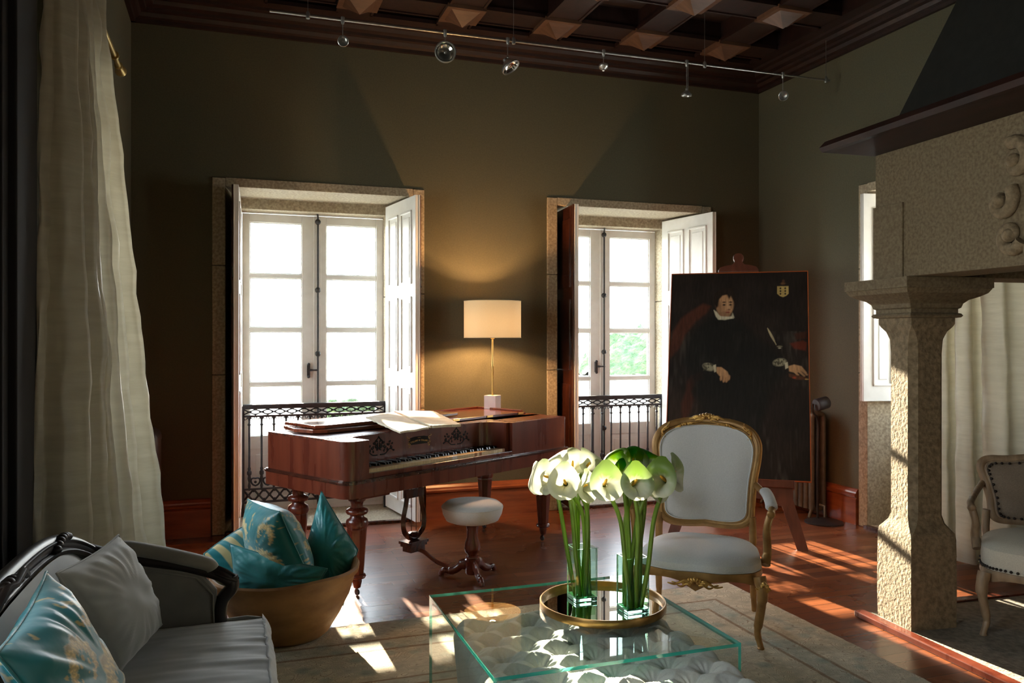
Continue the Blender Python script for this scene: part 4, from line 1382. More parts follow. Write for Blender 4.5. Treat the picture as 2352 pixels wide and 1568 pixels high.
def ottfn(u, v):
    x, y = sq(u, v)
    r = max(abs(x), abs(y))
    # roll over the rim
    if r > .86:
        k = (r - .86) / .14
        sc = .86 / r
        bx, by = x * sc / .86, y * sc / .86
    else:
        k = 0
        bx, by = x / .86, y / .86
    ln = (abs(bx) ** 7 + abs(by) ** 7) ** (1 / 7)
    mx = max(abs(bx), abs(by), 1e-6)
    q = mx / ln if ln > 1e-6 else 1
    X = bx * q * (ow - .05); Y = by * q * (ol - .05)
    s = X / AX + Y / AY / 1.0
    t = X / AX - Y / AY / 1.0
    fs_, ft_ = abs(s / 2 - round(s / 2)) * 2, abs(t / 2 - round(t / 2)) * 2      # 0 on a pleat, 1 midway
    # nearest button
    m0, n0_ = round(s / 2), round(t / 2)
    bx0, by0 = AX * (m0 + n0_), AY * (m0 - n0_)
    dn = math.hypot(X - bx0, Y - by0)
    ang_ = math.atan2(Y - by0, X - bx0)
    pit = math.exp(-(dn / .042) ** 1.15)
    crease = math.exp(-min(fs_, ft_) / .20)
    z = oh - .046 * pit - .009 * crease - .0032 * sin(ang_ * 11) * math.exp(-((dn - .028) / .022) ** 2) + .004 * mnoise.noise(Vector((X * 16, Y * 16, 1)))
    puff = 1 - .35 * crease
    if k > 0:
        d = Vector((bx * q * ow, by * q * ol, 0)); d.normalize()
        bul = .62 + .38 * puff
        ang = k * 2.6
        if k < .5:
            aa = k / .5 * PI / 2
            X += d.x * .055 * sin(aa) * bul; Y += d.y * .055 * sin(aa) * bul
            z = z - .05 * (1 - cos(aa))
        else:
            kk = (k - .5) / .5
            X += d.x * .055 * bul * (1 - .5 * kk); Y += d.y * .055 * bul * (1 - .5 * kk)
            z = lerp(z - .05, .05, kk)
    return (X, Y, z)


b = MB(); b.grid(ottfn, 190, 240)
b.build('upholstery', M['tuft'], ott, smooth=180)
bt = MB(); bt.lathe([(.012, 0), (.013, .004), (.009, .009), (0, .011)], 10)
b0 = None
for i in range(-4, 5):
    for j in range(-7, 8):
        if (i + j) % 2:
            continue
        X, Y = i * AX / 1.0, j * AY / 1.0
        if abs(X) > ow - .06 or abs(Y) > ol - .06:
            continue
        if b0 is None:
            b0 = bt.build('button', M['tuft'], ott, smooth=60); o = b0
        else:
            o = b0.copy(); COL.objects.link(o)
        o.location = (X, Y, oh - .056)
MB().prism(rrect(-ow + .06, -ol + .06, ow - .06, ol - .06, .05), 0.0, .06).build('plinth', M['black'], ott)

# ------------------------------------------------------------ tray
TRX, TRY = 1.412, 2.985
tray = thing('round_tray', 'round gold rimmed mirror tray on the glass table', 'tray', (TRX, TRY, TZ + .0005), 0)
b = MB(); b.lathe([(.247, .002), (.250, 0), (.252, .004), (.252, .028), (.250, .031), (.246, .031), (.243, .028), (.240, .010)], 96, cap=False)
b.build('rim', M['bronze'], tray, smooth=35)
b = MB(); b.lathe([(.2, 0), (.241, .001), (.241, .010), (.2, .0101)], 64); b.build('mirror_plate', M['mirror'], tray)

# ------------------------------------------------------------ glass vases
def vase(x, y, label, wl):
    v = thing('glass_vase', label, 'vase', (x, y, TZ + .0112), 0, 'square glass vases on the tray')
    h, w, th = .215, .047, .005
    glass_slab('pane', -w, -w, .018, w, -w + th, h, 'y', v, M['vglass'], M['vedge'])
    glass_slab('pane', -w, w - th, .018, w, w, h, 'y', v, M['vglass'], M['vedge'])
    glass_slab('pane', -w, -w + th, .018, -w + th, w - th, h, 'x', v, M['vglass'], M['vedge'])
    glass_slab('pane', w - th, -w + th, .018, w, w - th, h, 'x', v, M['vglass'], M['vedge'])
    MB().box(-w, -w, 0, w, w, .017).build('thick_base', M['vedge'], v, bevel=.002)
    MB().box(-w + th + .001, -w + th + .001, .0185, w - th - .001, w - th - .001, wl).build('water', M['water'], v)
    return v


V1 = (1.362, 3.075); V2 = (1.492, 2.880)
vase(*V1, 'square glass vase standing at left on the round tray', .055)
vase(*V2, 'square glass vase nearer the camera at right on the tray', .075)

# ============================================================ calla lilies
M['lily'] = attr_mat('lily_petal', .45, trans=.25, bump=.15, bscale=40, spec=.4)
M['stem'] = pm('lily_stem', (0.085, 0.155, 0.012), (0.16, 0.26, 0.03), 20, .35, stretch=(1, 1, .3), trans=.15)
M['spadix'] = pm('lily_spadix', (0.72, 0.36, 0.03), (0.85, 0.50, 0.06), 60, .6, .5)


def lily(base, bend, head, face, size, green, label, group, seed):
    """stem from base up to bend, curving to head; face = direction the open bloom looks in"""
    rnd = random.Random(seed)
    base, bend, head, face = map(Vector, (base, bend, head, face))
    face = face.normalized()
    root = thing('calla_lily', label, 'flower', base, 0, group)
    size *= 1.12
    L = size * 1.05
    throat = head - face * (L * .55)
    tip_dir = (Vector((0, 0, 1)) - face * face.z).normalized()         # pointed tip stands upward
    right = tip_dir.cross(face)
    sm = MB()
    p = [base, base.lerp(bend, .5) + Vector((rnd.uniform(-.004, .004), rnd.uniform(-.004, .004), 0)), bend, throat.lerp(bend, .35) + Vector((0, 0, .012)), throat]
    pts = [q - base for q in cr(p, 8)]
    sm.tube(pts, [.0098 - .0018 * k / len(pts) for k in range(len(pts))], 8)
    sm.build('stem', M['stem'], root, smooth=180)
    ph = rnd.uniform(0, 6)
    vs, col = [], []
    nu, nv = 40, 22
    Rm = size * .52
    for j in range(nv + 1):
        s = j / nv
        for i in range(nu + 1):
            a = lerp(-PI * 1.06, PI * 1.06, i / nu)              # a = 0 at the tip side (top), overlap at bottom
            c = cos(a)
            up = .5 + .5 * c
            rr = Rm * (.11 + .22 * s + .67 * s ** 2.6) * (1.0 + .12 * up)
            # outline: pointed at top
            edge = s ** 3
            rr *= 1 + edge * (.20 * max(0, c) ** 6 - .02)
            if abs(a) > PI * .93:
                rr *= 1 - .25 * (abs(a) / PI - .93) / .13 * (1 if a > 0 else .3)
            h = L * (.95 * s ** .85) * (1 + .10 * up) - L * .34 * edge * (.35 + .65 * up) - L * .10 * s ** 8
            h += .006 * sin(a * 3 + ph) * s ** 3
            x = rr * sin(a) * (1 - .05 * up)
            y = rr * c
            if edge > .4 and c > .96:
                h -= .010 * (edge - .4); y += .010 * (edge - .4)
            pnt = throat + face * h + right * x + tip_dir * y
            pnt = pnt - base
            vs.append(pnt)
            streak = .10 * mnoise.noise(Vector((a * 9, s * 2, seed)))
            gtip = max(0, min(1, (s - .60 + streak * 1.8 + .45 * (up - .35) * min(1.3, green + .2)) * 2.8)) * (.15 + .85 * up ** .7)
            g = green * gtip * .95
            g = max(g, .85 * max(0, 1 - s * 5.5) * .9)
            g = max(g, .7 * max(0, c) ** 20 * s ** 4)
            cw = np.array((.54, .55, .43)); cg = np.array((.105, .195, .008))
            q = cw * (1 - g) + cg * g
            col.append((*q, 1))
    mb = MB(); K = nu + 1
    mb.add(vs, [(j * K + i, j * K + i + 1, (j + 1) * K + i + 1, (j + 1) * K + i) for j in range(nv) for i in range(nu)])
    mb.build('bloom', M['lily'], root, smooth=180, col=col)
    sp = MB()
    q0 = throat + face * .008 - base
    pts = [q0 + (face * .9 + tip_dir * .22) * (t * L * .62) for t in (0, .25, .5, .75, .95, 1)]
    sp.tube(pts, [.0045, .0058, .006, .0055, .004, .001], 8)
    sp.build('spadix', M['spadix'], root, smooth=180)
    return root


CAMV = Vector((0, 0, 1.5))


def toward(px, py, d, side, upk=.05):
    p = ray(px, py, d)
    v = CAMV - p; v.z = 0; v.normalize()
    r = Vector((.9455, -.3256, 0))
    return v + r * side + Vector((0, 0, upk))


LL = [  # px, py, depth, side, up, size, green, label
    (1296, 1112, 3.24, -.10, .18, .112, .03, 'large white calla lily facing forward at the front of the left vase'),
    (1347, 1122, 3.25, .95, .05, .098, .06, 'narrow white calla lily seen half sideways, front right of the left vase'),
    (1252, 1102, 3.30, -.75, .05, .105, .03, 'white calla lily turned left just behind the large front one'),
    (1237, 1104, 3.37, -2.2, -.05, .100, .05, 'outermost white calla lily at the far left of the bouquet'),
    (1283, 1076, 3.42, -.9, .8, .105, .15, 'pale calla lily leaning back at upper left of the left bouquet'),
    (1316, 1068, 3.46, .1, 1.0, .110, .20, 'topmost pale calla lily in the middle of the left bouquet'),
    (1356, 1072, 3.42, .9, .8, .110, .25, 'pale green tinged calla lily at upper right of the left bouquet'),
    (1378, 1095, 3.38, 1.5, .3, .090, .45, 'small green streaked calla lily between the two bouquets'),
]
RL = [
    (1393, 1112, 3.05, .15, .22, .112, .95, 'green and white calla lily facing forward at left of the right vase'),
    (1462, 1112, 3.00, .25, .20, .106, 1.0, 'green and white calla lily in the middle front of the right vase'),
    (1518, 1104, 3.03, -.35, .20, .112, 1.0, 'green and white calla lily facing forward at right front'),
    (1548, 1092, 3.13, 1.7, .10, .108, .8, 'pale green calla lily turned right in front of the armchair'),
    (1418, 1070, 3.18, -.7, 1.0, .105, 1.2, 'upright bright green calla lily at upper left of the right bouquet'),
    (1455, 1062, 3.22, .1, 1.2, .105, 1.3, 'deep green calla lily at the top of the right bouquet'),
    (1492, 1066, 3.22, .6, 1.2, .100, 1.3, 'dark green calla lily at upper right of the right bouquet'),
    (1440, 1090, 3.12, .4, .9, .092, 1.3, 'half hidden green calla lily inside the right bouquet'),
    (1508, 1128, 3.14, 1.0, .3, .085, 1.2, 'low green calla lily hidden behind the right front bloom'),
]
for LST, V, G in ((LL, V1, 'calla lilies in the left vase'), (RL, V2, 'calla lilies in the right vase')):
    n = len(LST)
    for k, (px, py, d, sd, up, sz, gr, lab) in enumerate(LST):
        h = ray(px, py, d)
        gx, gy = (k % 3 - 1) * .030, (k // 3 - 1) * .030
        if n == 8 and k // 3 == 2:
            gx = (k % 3 - .5) * .024
        b_ = (V[0] + gx * (1 if k % 2 else .7), V[1] + gy * .95, TZ + .031)
        off = Vector((h.x - V[0], h.y - V[1], 0))
        rim_ = Vector((V[0] + gx * 1.15 + off.x * .10, V[1] + gy * 1.15 + off.y * .10, .66))
        bend = Vector((rim_.x + off.x * .22, rim_.y + off.y * .22, .80))
        lily(b_, bend, h, toward(px, py, d, sd, up), sz, gr, lab, G, 31 + k * 7 + n)

# ============================================================ armchairs
def crest(mb, c, w, h, ax=Vector((1, 0, 0)), up=Vector((0, 0, 1)), out=Vector((0, -1, 0)), k=1.0):
    """carved flower and leaf ornament"""
    c = Vector(c)
    for i in range(9):
        t = (i - 4) / 4
        p = c + ax * (t * w * .42) + up * (h * (.55 - .45 * t * t)) + out * .010
        mb.sphere(p, .013 * k * (1.1 - .3 * abs(t)), 8, 6)
    for i in range(5):
        a = PI * i / 4
        mb.sphere(c + ax * (.016 * k * cos(a)) + up * (h * .25 + .014 * k * sin(a)) + out * .016, .010 * k, 8, 6)
    for s in (1, -1):
        for j, (l, z0, z1) in enumerate(((1.0, .15, -.10), (.85, .30, .02), (.65, -.05, -.28))):
            pts = cr([c + ax * (s * .02) + up * h * z0 + out * .012, c + ax * (s * w * .45 * l) + up * h * (z0 + .12) + out * .014,
                      c + ax * (s * w * .75 * l) + up * h * z1 + out * .012, c + ax * (s * w * l) + up * h * (z1 + .10) + out * .006], 5)
            n = len(pts)
            mb.tube(pts, [(.009 * k * (1 - .6 * i / n)) for i in range(n)], 6)


def armchair(name, label, loc, rz, P):
    root = thing(name, label, 'armchair', loc, rz)
    wf, wb, dep = P['wf'], P['wb'], P['dep']          # half widths front/back, seat depth
    hs, hb, ht = P['hs'], P['hb'], P['ht']            # seat rail top, back bottom, back top
    fr, up_ = P['frame'], P['fabric']
    yb, yf = dep / 2, -dep / 2
    lean = P['lean']
    def bp(x, z, o=0):      # a point in the leaning plane of the back
        t = (z - hs) / (ht - hs)
        return (x, yb + .01 + lean * t - .03 * (1 - (x / .3) ** 2) * 0 + .035 * (-(x / wb) ** 2) + o, z)
    prof = P['back']        # half outline from bottom centre to top centre, (x, z)
    half = cr([(x, z, 0) for x, z in prof], 8)
    loop = [(q[0], q[1]) for q in half] + [(-q[0], q[1]) for q in reversed(half[1:-1])]
    loop = loop[1:] if loop[0] == loop[-1] else loop
    f = MB()
    f.tube([bp(x, z) for x, z in loop], (.016, .024), 8, closed=True, up=(0, 1, 0))
    cz = (hb + ht) / 2
    inner = [(x * .93, cz + (z - cz) * .945) for x, z in loop]
    f.tube([bp(x, z, -.014) for x, z in inner], .006, 6, closed=True)
    outer = [(x * 1.03, cz + (z - cz) * 1.022) for x, z in loop]
    f.tube([bp(x, z, -.008) for x, z in outer], .006, 6, closed=True)
    bf = f.build('back_frame', fr, root, smooth=60)
    for s in (1, -1):
        p = MB(); p.tube(cr([bp(s * wb * .93, hb + .06), (s * wb * .95, yb, hs + .01), (s * wb * .92, yb, hs - .06)], 6), .020, 8)
        p.build('back_post', fr, bf, smooth=60)
    if P.get('carve'):
        c = MB(); crest(c, bp(0, ht + .012), .15, .045); c.build('crest_carving', P['gild'], bf, smooth=60)
        for s in (1, -1):
            for (x, z) in ((s * prof[-3][0] * .99, prof[-3][1] - .02),):
                c = MB(); crest(c, bp(x, z, -.01), .06, .03, ax=Vector((s * .35, 0, -.94)), up=Vector((s * .94, 0, .35)), k=.6)
                c.build('side_carving', P['gild'], bf, smooth=60)
            c = MB(); crest(c, bp(s * .12, ht - .022, -.012), .10, .02, ax=Vector((s * .95, 0, -.3)), k=.55); c.build('leaf_carving', P['gild'], bf, smooth=60)
    # padded back
    n = len(inner)
    cenp = (0, cz)
    bk_ = MB(); rings = []
    for j in range(9):
        t = j / 8
        k = 1 - t * .999
        o = -.016 - .030 * (1 - k ** 3.0) ** .8
        rings.append([bp(cenp[0] + (x - cenp[0]) * k * .985, cenp[1] + (z - cenp[1]) * k * .985, o) for x, z in inner])
    bk_.loft(rings, cap=False)
    bk_.loft([[bp(x, z, .012) for x, z in inner], [bp(x * .01, cz + (z - cz) * .01, .016) for x, z in inner]], cap=False)
    bo = bk_.build('backrest', P['backfab'], root, smooth=180)
    w2 = MB(); w2.tube([bp(x * .975, cz + (z - cz) * .975, -.020) for x, z in inner], .004, 6, closed=True); w2.build('welt', P['backfab'], bo, smooth=180)
    # seat
    def edge(a):            # outline of the seat, a in 0..1 around, superellipse trapezoid with serpentine front
        th = 2 * PI * a
        c, s_ = cos(th), sin(th)
        ex = abs(c) ** .5 * (1 if c > 0 else -1); ey = abs(s_) ** .5 * (1 if s_ > 0 else -1)
        w = lerp(wf, wb, (ey + 1) / 2)
        y = ey * dep / 2
        if ey < -.8:
            y -= .035 * (1 - ex * ex) * 1.0 - .006 * cos(ex * 9)
        return (ex * w, y)
    def seatp(u, v):
        ex, ey = edge(u)
        k = 1 - v
        dome = P['dome'] * (1 - k ** 3.2) ** .75
        rim = .02 * (1 if v > 0 else 0)
        return (ex * max(k, .002) * (1.0 if v > 0 else 1), ey * max(k, .002), hs + dome + .006 * mnoise.noise(Vector((ex * k * 6, ey * k * 6, 2))) * (v > .1))
    s_ = MB(); s_.grid(seatp, 80, 16, cu=True)
    s_.grid(lambda u, v: (edge(u)[0] * (1 + .012 * sin(PI * v)), edge(u)[1] * (1 + .012 * sin(PI * v)), hs - P['skirt'] * (1 - v)), 80, 4, cu=True)
    so = s_.build('seat', up_, root, smooth=180)
    w2 = MB(); w2.tube([(edge(k / 80)[0] * 1.01, edge(k / 80)[1] * 1.01, hs - P['skirt'] + .005) for k in range(80)], .0035, 6, closed=True); w2.build('welt', up_, so, smooth=180)
    # rails
    rl = MB()
    zr = hs - P['skirt']
    ring = [edge(k / 96) for k in range(96)]
    def drop(x, y):
        if y < yf * .7:
            q = x / wf
            return .045 + .018 * cos(q * PI * 2) * (1 - abs(q)) + .03 * max(0, 1 - abs(q) * 5) + .03 * max(0, abs(q) - .7) * 3
        return .05
    rl.loft([[(x * 1.005, y * 1.005, zr - drop(x, y)) for x, y in ring], [(x * 1.03, y * 1.03, zr - drop(x, y) * .5) for x, y in ring], [(x * 1.02, y * 1.02, zr) for x, y in ring], [(x * .9, y * .9, zr) for x, y in ring], [(x * .9, y * .9, zr - .04) for x, y in ring]], cap=False)
    ro = rl.build('seat_rail', fr, root, smooth=50)
    if P.get('carve'):
        c = MB(); crest(c, (0, yf - .045, zr - .055), .13, .045, k=.9); c.build('apron_carving', P['gild'], ro, smooth=60)
        for s in (1, -1):
            c = MB(); crest(c, (s * (wf - .005), yf + .0, zr - .06), .035, .05, k=.7, out=Vector((s * .5, -.8, 0))); c.build('knee_carving', P['gild'], ro, smooth=60)
    # legs
    for s in (1, -1):
        x, y = s * (wf - .02), yf + .02
        l = MB(); l.tube(cr([(x, y, zr - .01), (x + s * .014, y - .014, zr - .08), (x + s * .008, y - .01, zr * .55), (x - s * .008, y + .004, zr * .25), (x - s * .006, y, .05), (x + s * .006, y - .012, .012), (x + s * .006, y - .012, 0)], 6),
                        [.030] * 4 + [.027] * 6 + [.021] * 8 + [.016] * 8 + [.014] * 6 + [.017] * 5, 10)
        l.build('leg', fr, root, smooth=60)
        x, y = s * (wb - .015), yb - .01
        l = MB(); l.tube(cr([(x, y, zr), (x + s * .004, y + .01, zr * .6), (x + s * .004, y + .03, zr * .25), (x + s * .008, y + .05, 0)], 6), [.022] * 7 + [.018] * 6 + [.015] * 6, 10)
        l.build('leg', fr, root, smooth=60)
    # arms
    for s in (1, -1):
        ha = P['ha']
        a = MB()
        pts = cr([bp(s * wb * 1.0, ha + .055), (s * (wf * .99), yb - .10, ha + .03), (s * (wf + .02), yb - .22, ha + .012), (s * (wf + .035), yb - dep * .62, ha), (s * (wf + .030), yb - dep * .72, ha - .025)], 7)
        a.tube(pts, [.017] * (len(pts) - 4) + [.020, .022, .020, .014], 8)
        a.tube(cr([(s * (wf + .032), yb - dep * .66, ha - .01), (s * (wf + .012), yb - dep * .68, ha - .09), (s * (wf + .012), yb - dep * .60, hs + .03), (s * (wf + .004), yb - dep * .66, hs - .03)], 7), [.017] * 8 + [.019] * 8 + [.024] * 6, 8)
        for o in (-.009, .009):
            a.tube(cr([(s * (wf + .045), yb - dep * .66 + o, ha - .02), (s * (wf + .027), yb - dep * .68 + o, ha - .09), (s * (wf + .029), yb - dep * .60 + o, hs + .03), (s * (wf + .024), yb - dep * .66 + o, hs - .03)], 7), .005, 6)
        ao = a.build('arm', fr, root, smooth=60)
        if P.get('pads'):
            p = MB(); p.tube(cr([(s * (wf * .995), yb - .10, ha + .048), (s * (wf + .018), yb - .20, ha + .036), (s * (wf + .032), yb - dep * .56, ha + .018), (s * (wf + .034), yb - dep * .62, ha + .004)], 6), [(.012, .018)] + [(.022, .030)] * 17 + [(.010, .014)], 12, up=(0, 0, 1))
            p.build('arm_pad', up_, ao, smooth=80)
    if P.get('nails'):
        nm = MB()
        nm.sphere((0, 0, 0), .0075, 8, 5)
        pr = None
        m_ = len(inner)
        cnt = 46
        spots = []
        for k in range(cnt):
            x, z = inner[int(k * m_ / cnt) % m_]
            spots.append(bp(x * .94, cz + (z - cz) * .955, -.030))
        for k in range(34):
            a = .5 + .5 * (k / 33)
            ex, ey = edge(a)
            spots.append((ex * 1.02, ey * 1.02, hs - P['skirt'] + .012))
        for q in spots:
            if pr is None:
                pr = nm.build('nail', M['black'], root, smooth=180); o = pr
            else:
                o = pr.copy(); COL.objects.link(o)
            o.location = q
    return root


AP = dict(wf=.315, wb=.265, dep=.53, hs=.385, hb=.455, ht=1.01, ha=.63, lean=.10, dome=.055, skirt=.035, frame=M['giltmatte'], gild=M['gold'],
          fabric=M['linen'], backfab=M['linen'], carve=True, pads=True,
          back=[(0, .468), (.10, .462), (.185, .470), (.232, .505), (.240, .58), (.250, .70), (.272, .83), (.270, .91), (.225, .972), (.13, 1.005), (0, 1.015)])
armchair('gilded_armchair', 'gilded carved armchair upholstered in white linen, facing the glass table', (2.302, 3.685, EZ), -math.radians(37), AP)
NP = dict(wf=.31, wb=.275, dep=.50, hs=.42, hb=.475, ht=.80, ha=.62, lean=.07, dome=.06, skirt=.10, frame=M['oldwood'], gild=M['oldwood'],
          fabric=M['cream'], backfab=M['brownlinen'], nails=True,
          back=[(0, .485), (.12, .485), (.20, .49), (.225, .52), (.235, .60), (.262, .70), (.280, .765), (.25, .80), (.15, .805), (0, .825)])
armchair('nailhead_armchair', 'weathered wood armchair with brown back and black nailheads beyond the pillar', (3.915, 3.035, .025), -math.radians(46), NP)

# ============================================================ fireplace
fpA = math.radians(-3.0)
fp = thing('stone_fireplace', 'big granite chimneypiece with square pillar, stone hood and dark mantel shelf', 'fireplace', (3.235, 3.235, 0), fpA)


def pillar(x0, y0, sx, sy, nm):
    """square pillar from its near left corner; base block, chamfered shaft, moulded cap"""
    cx, cy = sx / 2, sy / 2
    PT = T(x0, y0, 0, math.radians(-3.5))
    mb = MB()
    def ring(z, o, ch):
        hx_, hy_ = sx / 2 + o, sy / 2 + o
        c = max(ch, .0015)
        return [(cx - hx_ + c, cy - hy_, z), (cx + hx_ - c, cy - hy_, z), (cx + hx_, cy - hy_ + c, z), (cx + hx_, cy + hy_ - c, z),
                (cx + hx_ - c, cy + hy_, z), (cx - hx_ + c, cy + hy_, z), (cx - hx_, cy + hy_ - c, z), (cx - hx_, cy - hy_ + c, z)]
    S = [(0, .0, 0), (.2, .002, 0), (.47, 0, 0), (.50, -.004, .004), (.515, -.012, .012), (.545, -.026, .026), (.585, -.032, .034), (.9, -.032, .034), (1.2, -.032, .034), (1.42, -.032, .034),
         (1.49, -.030, .030), (1.53, -.022, .018), (1.555, -.010, .004), (1.57, -.004, 0), (1.60, -.004, 0)]
    mb.loft([ring(*s) for s in S], 0, PT)
    a = mb.build(nm, M['rough_stone'], fp, smooth=25)
    mb = MB()
    S = [(1.60, 0, 0), (1.603, .016, 0), (1.612, .022, 0), (1.622, .016, 0), (1.625, .006, 0), (1.645, .006, 0), (1.652, .016, 0), (1.672, .022, 0), (1.69, .040, 0), (1.706, .075, 0), (1.722, .100, 0), (1.742, .112, 0), (1.746, .112, 0), (1.748, .118, 0), (1.798, .118, 0)]
    mb.loft([ring(*s) for s in S], 0, PT)
    mb.build('capital', M['hoodstone'], fp, smooth=25)
    return a


pillar(0, 0, .265, .26, 'pillar')
pillar(0, -2.1, .265, .26, 'pillar')
b = MB()
b.box(-.085, -2.02, 1.80, .18, .155, 2.44)
b.box(.18, -.09, 1.80, 1.62, .155, 2.44)
b.box(.18, -2.02, 1.80, 1.62, -1.78, 2.44)
b.box(.18, -1.78, 2.38, 1.62, -.09, 2.44)
ho = b.build('stone_hood', M['hoodstone'], fp, bevel=.004)
b = MB(); b.box(-.094, -.045, 1.80, -.08, .160, 2.17); b.box(-.094, .155, 1.80, .16, .162, 2.17); b.build('corner_stone', M['hoodstone'], ho, bevel=.003)
b = MB()
for (x, y) in ((1.51, 0),):
    b.box(1.30, -2.02, 0, 1.58, -1.70, 1.80); b.box(1.30, -.15, 0, 1.31, -.14, .01)
b.build('wall_pier', M['hoodstone'], fp)
b = MB()
b.loft([[(-.30, -2.24, 2.475), (1.66, -2.24, 2.475), (1.66, .30, 2.475), (-.30, .30, 2.475)], [(-.31, -2.25, 2.50), (1.66, -2.25, 2.50), (1.66, .31, 2.50), (-.31, .31, 2.50)], [(-.29, -2.23, 2.53), (1.66, -2.23, 2.53), (1.66, .29, 2.53), (-.29, .29, 2.53)]])
b.loft([[(-.10, -2.04, 2.44), (1.64, -2.04, 2.44), (1.64, .17, 2.44), (-.10, .17, 2.44)], [(-.27, -2.2, 2.476), (1.64, -2.2, 2.476), (1.64, .27, 2.476), (-.27, .27, 2.476)]])
b.build('mantel_shelf', M['shelfwood'], fp, smooth=30)
b = MB()
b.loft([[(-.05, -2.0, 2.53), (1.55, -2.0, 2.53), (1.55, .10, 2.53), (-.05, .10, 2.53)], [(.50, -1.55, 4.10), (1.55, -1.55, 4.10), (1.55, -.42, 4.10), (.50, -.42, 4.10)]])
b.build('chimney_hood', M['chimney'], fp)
# carved coat of arms on the hood
b = MB()
cy0 = -1.05
b.sphere((-.09, cy0, 2.06), .20, 20, 12, s=(.16, .9, 1.15))
b.build('carved_shield', M['rough_stone'], ho, smooth=60)
for s in (1, -1):
    for k, (yy, zz, r, tu, a0) in enumerate(((.36, 2.24, .085, .9, 1.2), (.43, 2.08, .075, .9, 2.4), (.38, 1.93, .07, 1.0, 3.6), (.24, 2.31, .07, .8, .6), (.25, 1.87, .06, .9, 4.2))):
        b = MB()
        n = 20
        pts = [(-.095, cy0 + s * (yy + r * (1 - .8 * t / n) * cos(a0 + tu * 2 * PI * t / n) * .9), zz + r * (1 - .8 * t / n) * sin(a0 + tu * 2 * PI * t / n)) for t in range(n + 1)]
        b.tube(pts, [.030 * (1 - .35 * t / n) for t in range(n + 1)], 10)
        b.sphere((-.105, cy0 + s * yy, zz), .030, 12, 8)
        b.build('carved_scroll', M['rough_stone'], ho, smooth=60)
# hearth
b = MB(); b.box(-.02, -2.6, 0, 1.50, .30, .024); hs_ = b.build('hearth_slab', M['hearth'], fp)
b = MB(); b.box(-.075, -2.62, 0, -.015, .33, .034); b.build('hearth_kerb', M['mahog'], fp, bevel=.006)
b = MB(); b.box(.28, .30, 0, 1.50, .36, .034); b.build('hearth_kerb', M['mahog'], fp, bevel=.006)

# ============================================================ curtains and rods
def curtain(name, label, top, bot, z0, z1, folds, amp0, amp1, seed, nu=260, nv=60, flare=None, gather=None, puddle=None):
    """top/bot: two ends (x, y) of the gathered line at rod and floor"""
    mb = MB()
    T0, T1 = Vector((*top[0], 0)), Vector((*top[1], 0))
    B0, B1 = Vector((*bot[0], 0)), Vector((*bot[1], 0))
    n0 = (T1 - T0).normalized().cross(Vector((0, 0, 1)))
    def fn(u, v):
        z = lerp(z1, z0, v)
        e = v ** 1.15
        a = T0.lerp(T1, u); b_ = B0.lerp(B1, u)
        p = a.lerp(b_, e)
        ph = folds * 2 * PI * (u + .035 * sin(u * 9 + seed)) + .35 * mnoise.noise(Vector((u * 3, v * 2.2, seed)))
        am = lerp(amp0, amp1, v) * (.62 + .5 * mnoise.noise(Vector((u * 5, .4 * v, seed + 3))) + .3)
        w = 1 - 2 * (abs(sin(ph / 2)) ** .75)
        off = am * w + .012 * mnoise.noise(Vector((u * 20, v * 14, seed + 8))) + .010 * mnoise.noise(Vector((u * 45, v * 24, seed)))
        side = am * .55 * sin(2 * ph)
        p = p + n0 * off + (T1 - T0).normalized() * side * .6
        if puddle and v > .93:
            k = (v - .93) / .07
            p = p - n0 * (-puddle * k) * (.7 + .6 * mnoise.noise(Vector((u * 9, 1, seed))))
            z = z0 + .07 * (1 - k) + .06 * (.5 + .9 * mnoise.noise(Vector((u * 22, k * 3.0, seed)))) * sin(PI * min(1, k)) + .004
            z = max(z, z0 + .006)
        return (p.x, p.y, z)
    mb.grid(fn, nu, nv)
    o = mb.build(name, M['silk'], smooth=180)
    return tag(o, label, 'curtain')


def rod(y0, y1, x, z, wall_x, label, brk):
    r = thing('curtain_rod', label, 'curtain rod', (x, y0, z))
    b = MB(); b.tube([(0, 0, 0), (0, y1 - y0, 0)], .014, 12); b.build('pole', M['olbrass'], r, smooth=60)
    for yy, s in ((0, -1 if y0 < y1 else 1), (y1 - y0, 1 if y0 < y1 else -1)):
        f = MB(); f.lathe([(.014, 0), (.022, .004), (.022, .014), (.016, .02), (.019, .045), (.030, .095), (.032, .11), (.0, .112)], 16, M=Matrix.Translation((0, yy, 0)) @ Matrix.Rotation(-s * PI / 2, 4, 'X'))
        f.build('finial', M['olbrass'], r, smooth=40)
    for yy in brk:
        f = MB(); f.tube([(0, yy - y0, 0), (wall_x - x, yy - y0, 0)], .008, 8); f.tube([(0, yy - y0 - .012, 0), (0, yy - y0 + .012, 0)], .024, 12)
        f.lathe([(.03, 0), (.03, .008), (0, .009)], 12, M=Matrix.Translation((wall_x - x, yy - y0, 0)) @ Matrix.Rotation(PI / 2 if wall_x < x else -PI / 2, 4, 'Y'))
        f.build('bracket', M['olbrass'], r, smooth=40)
    return r


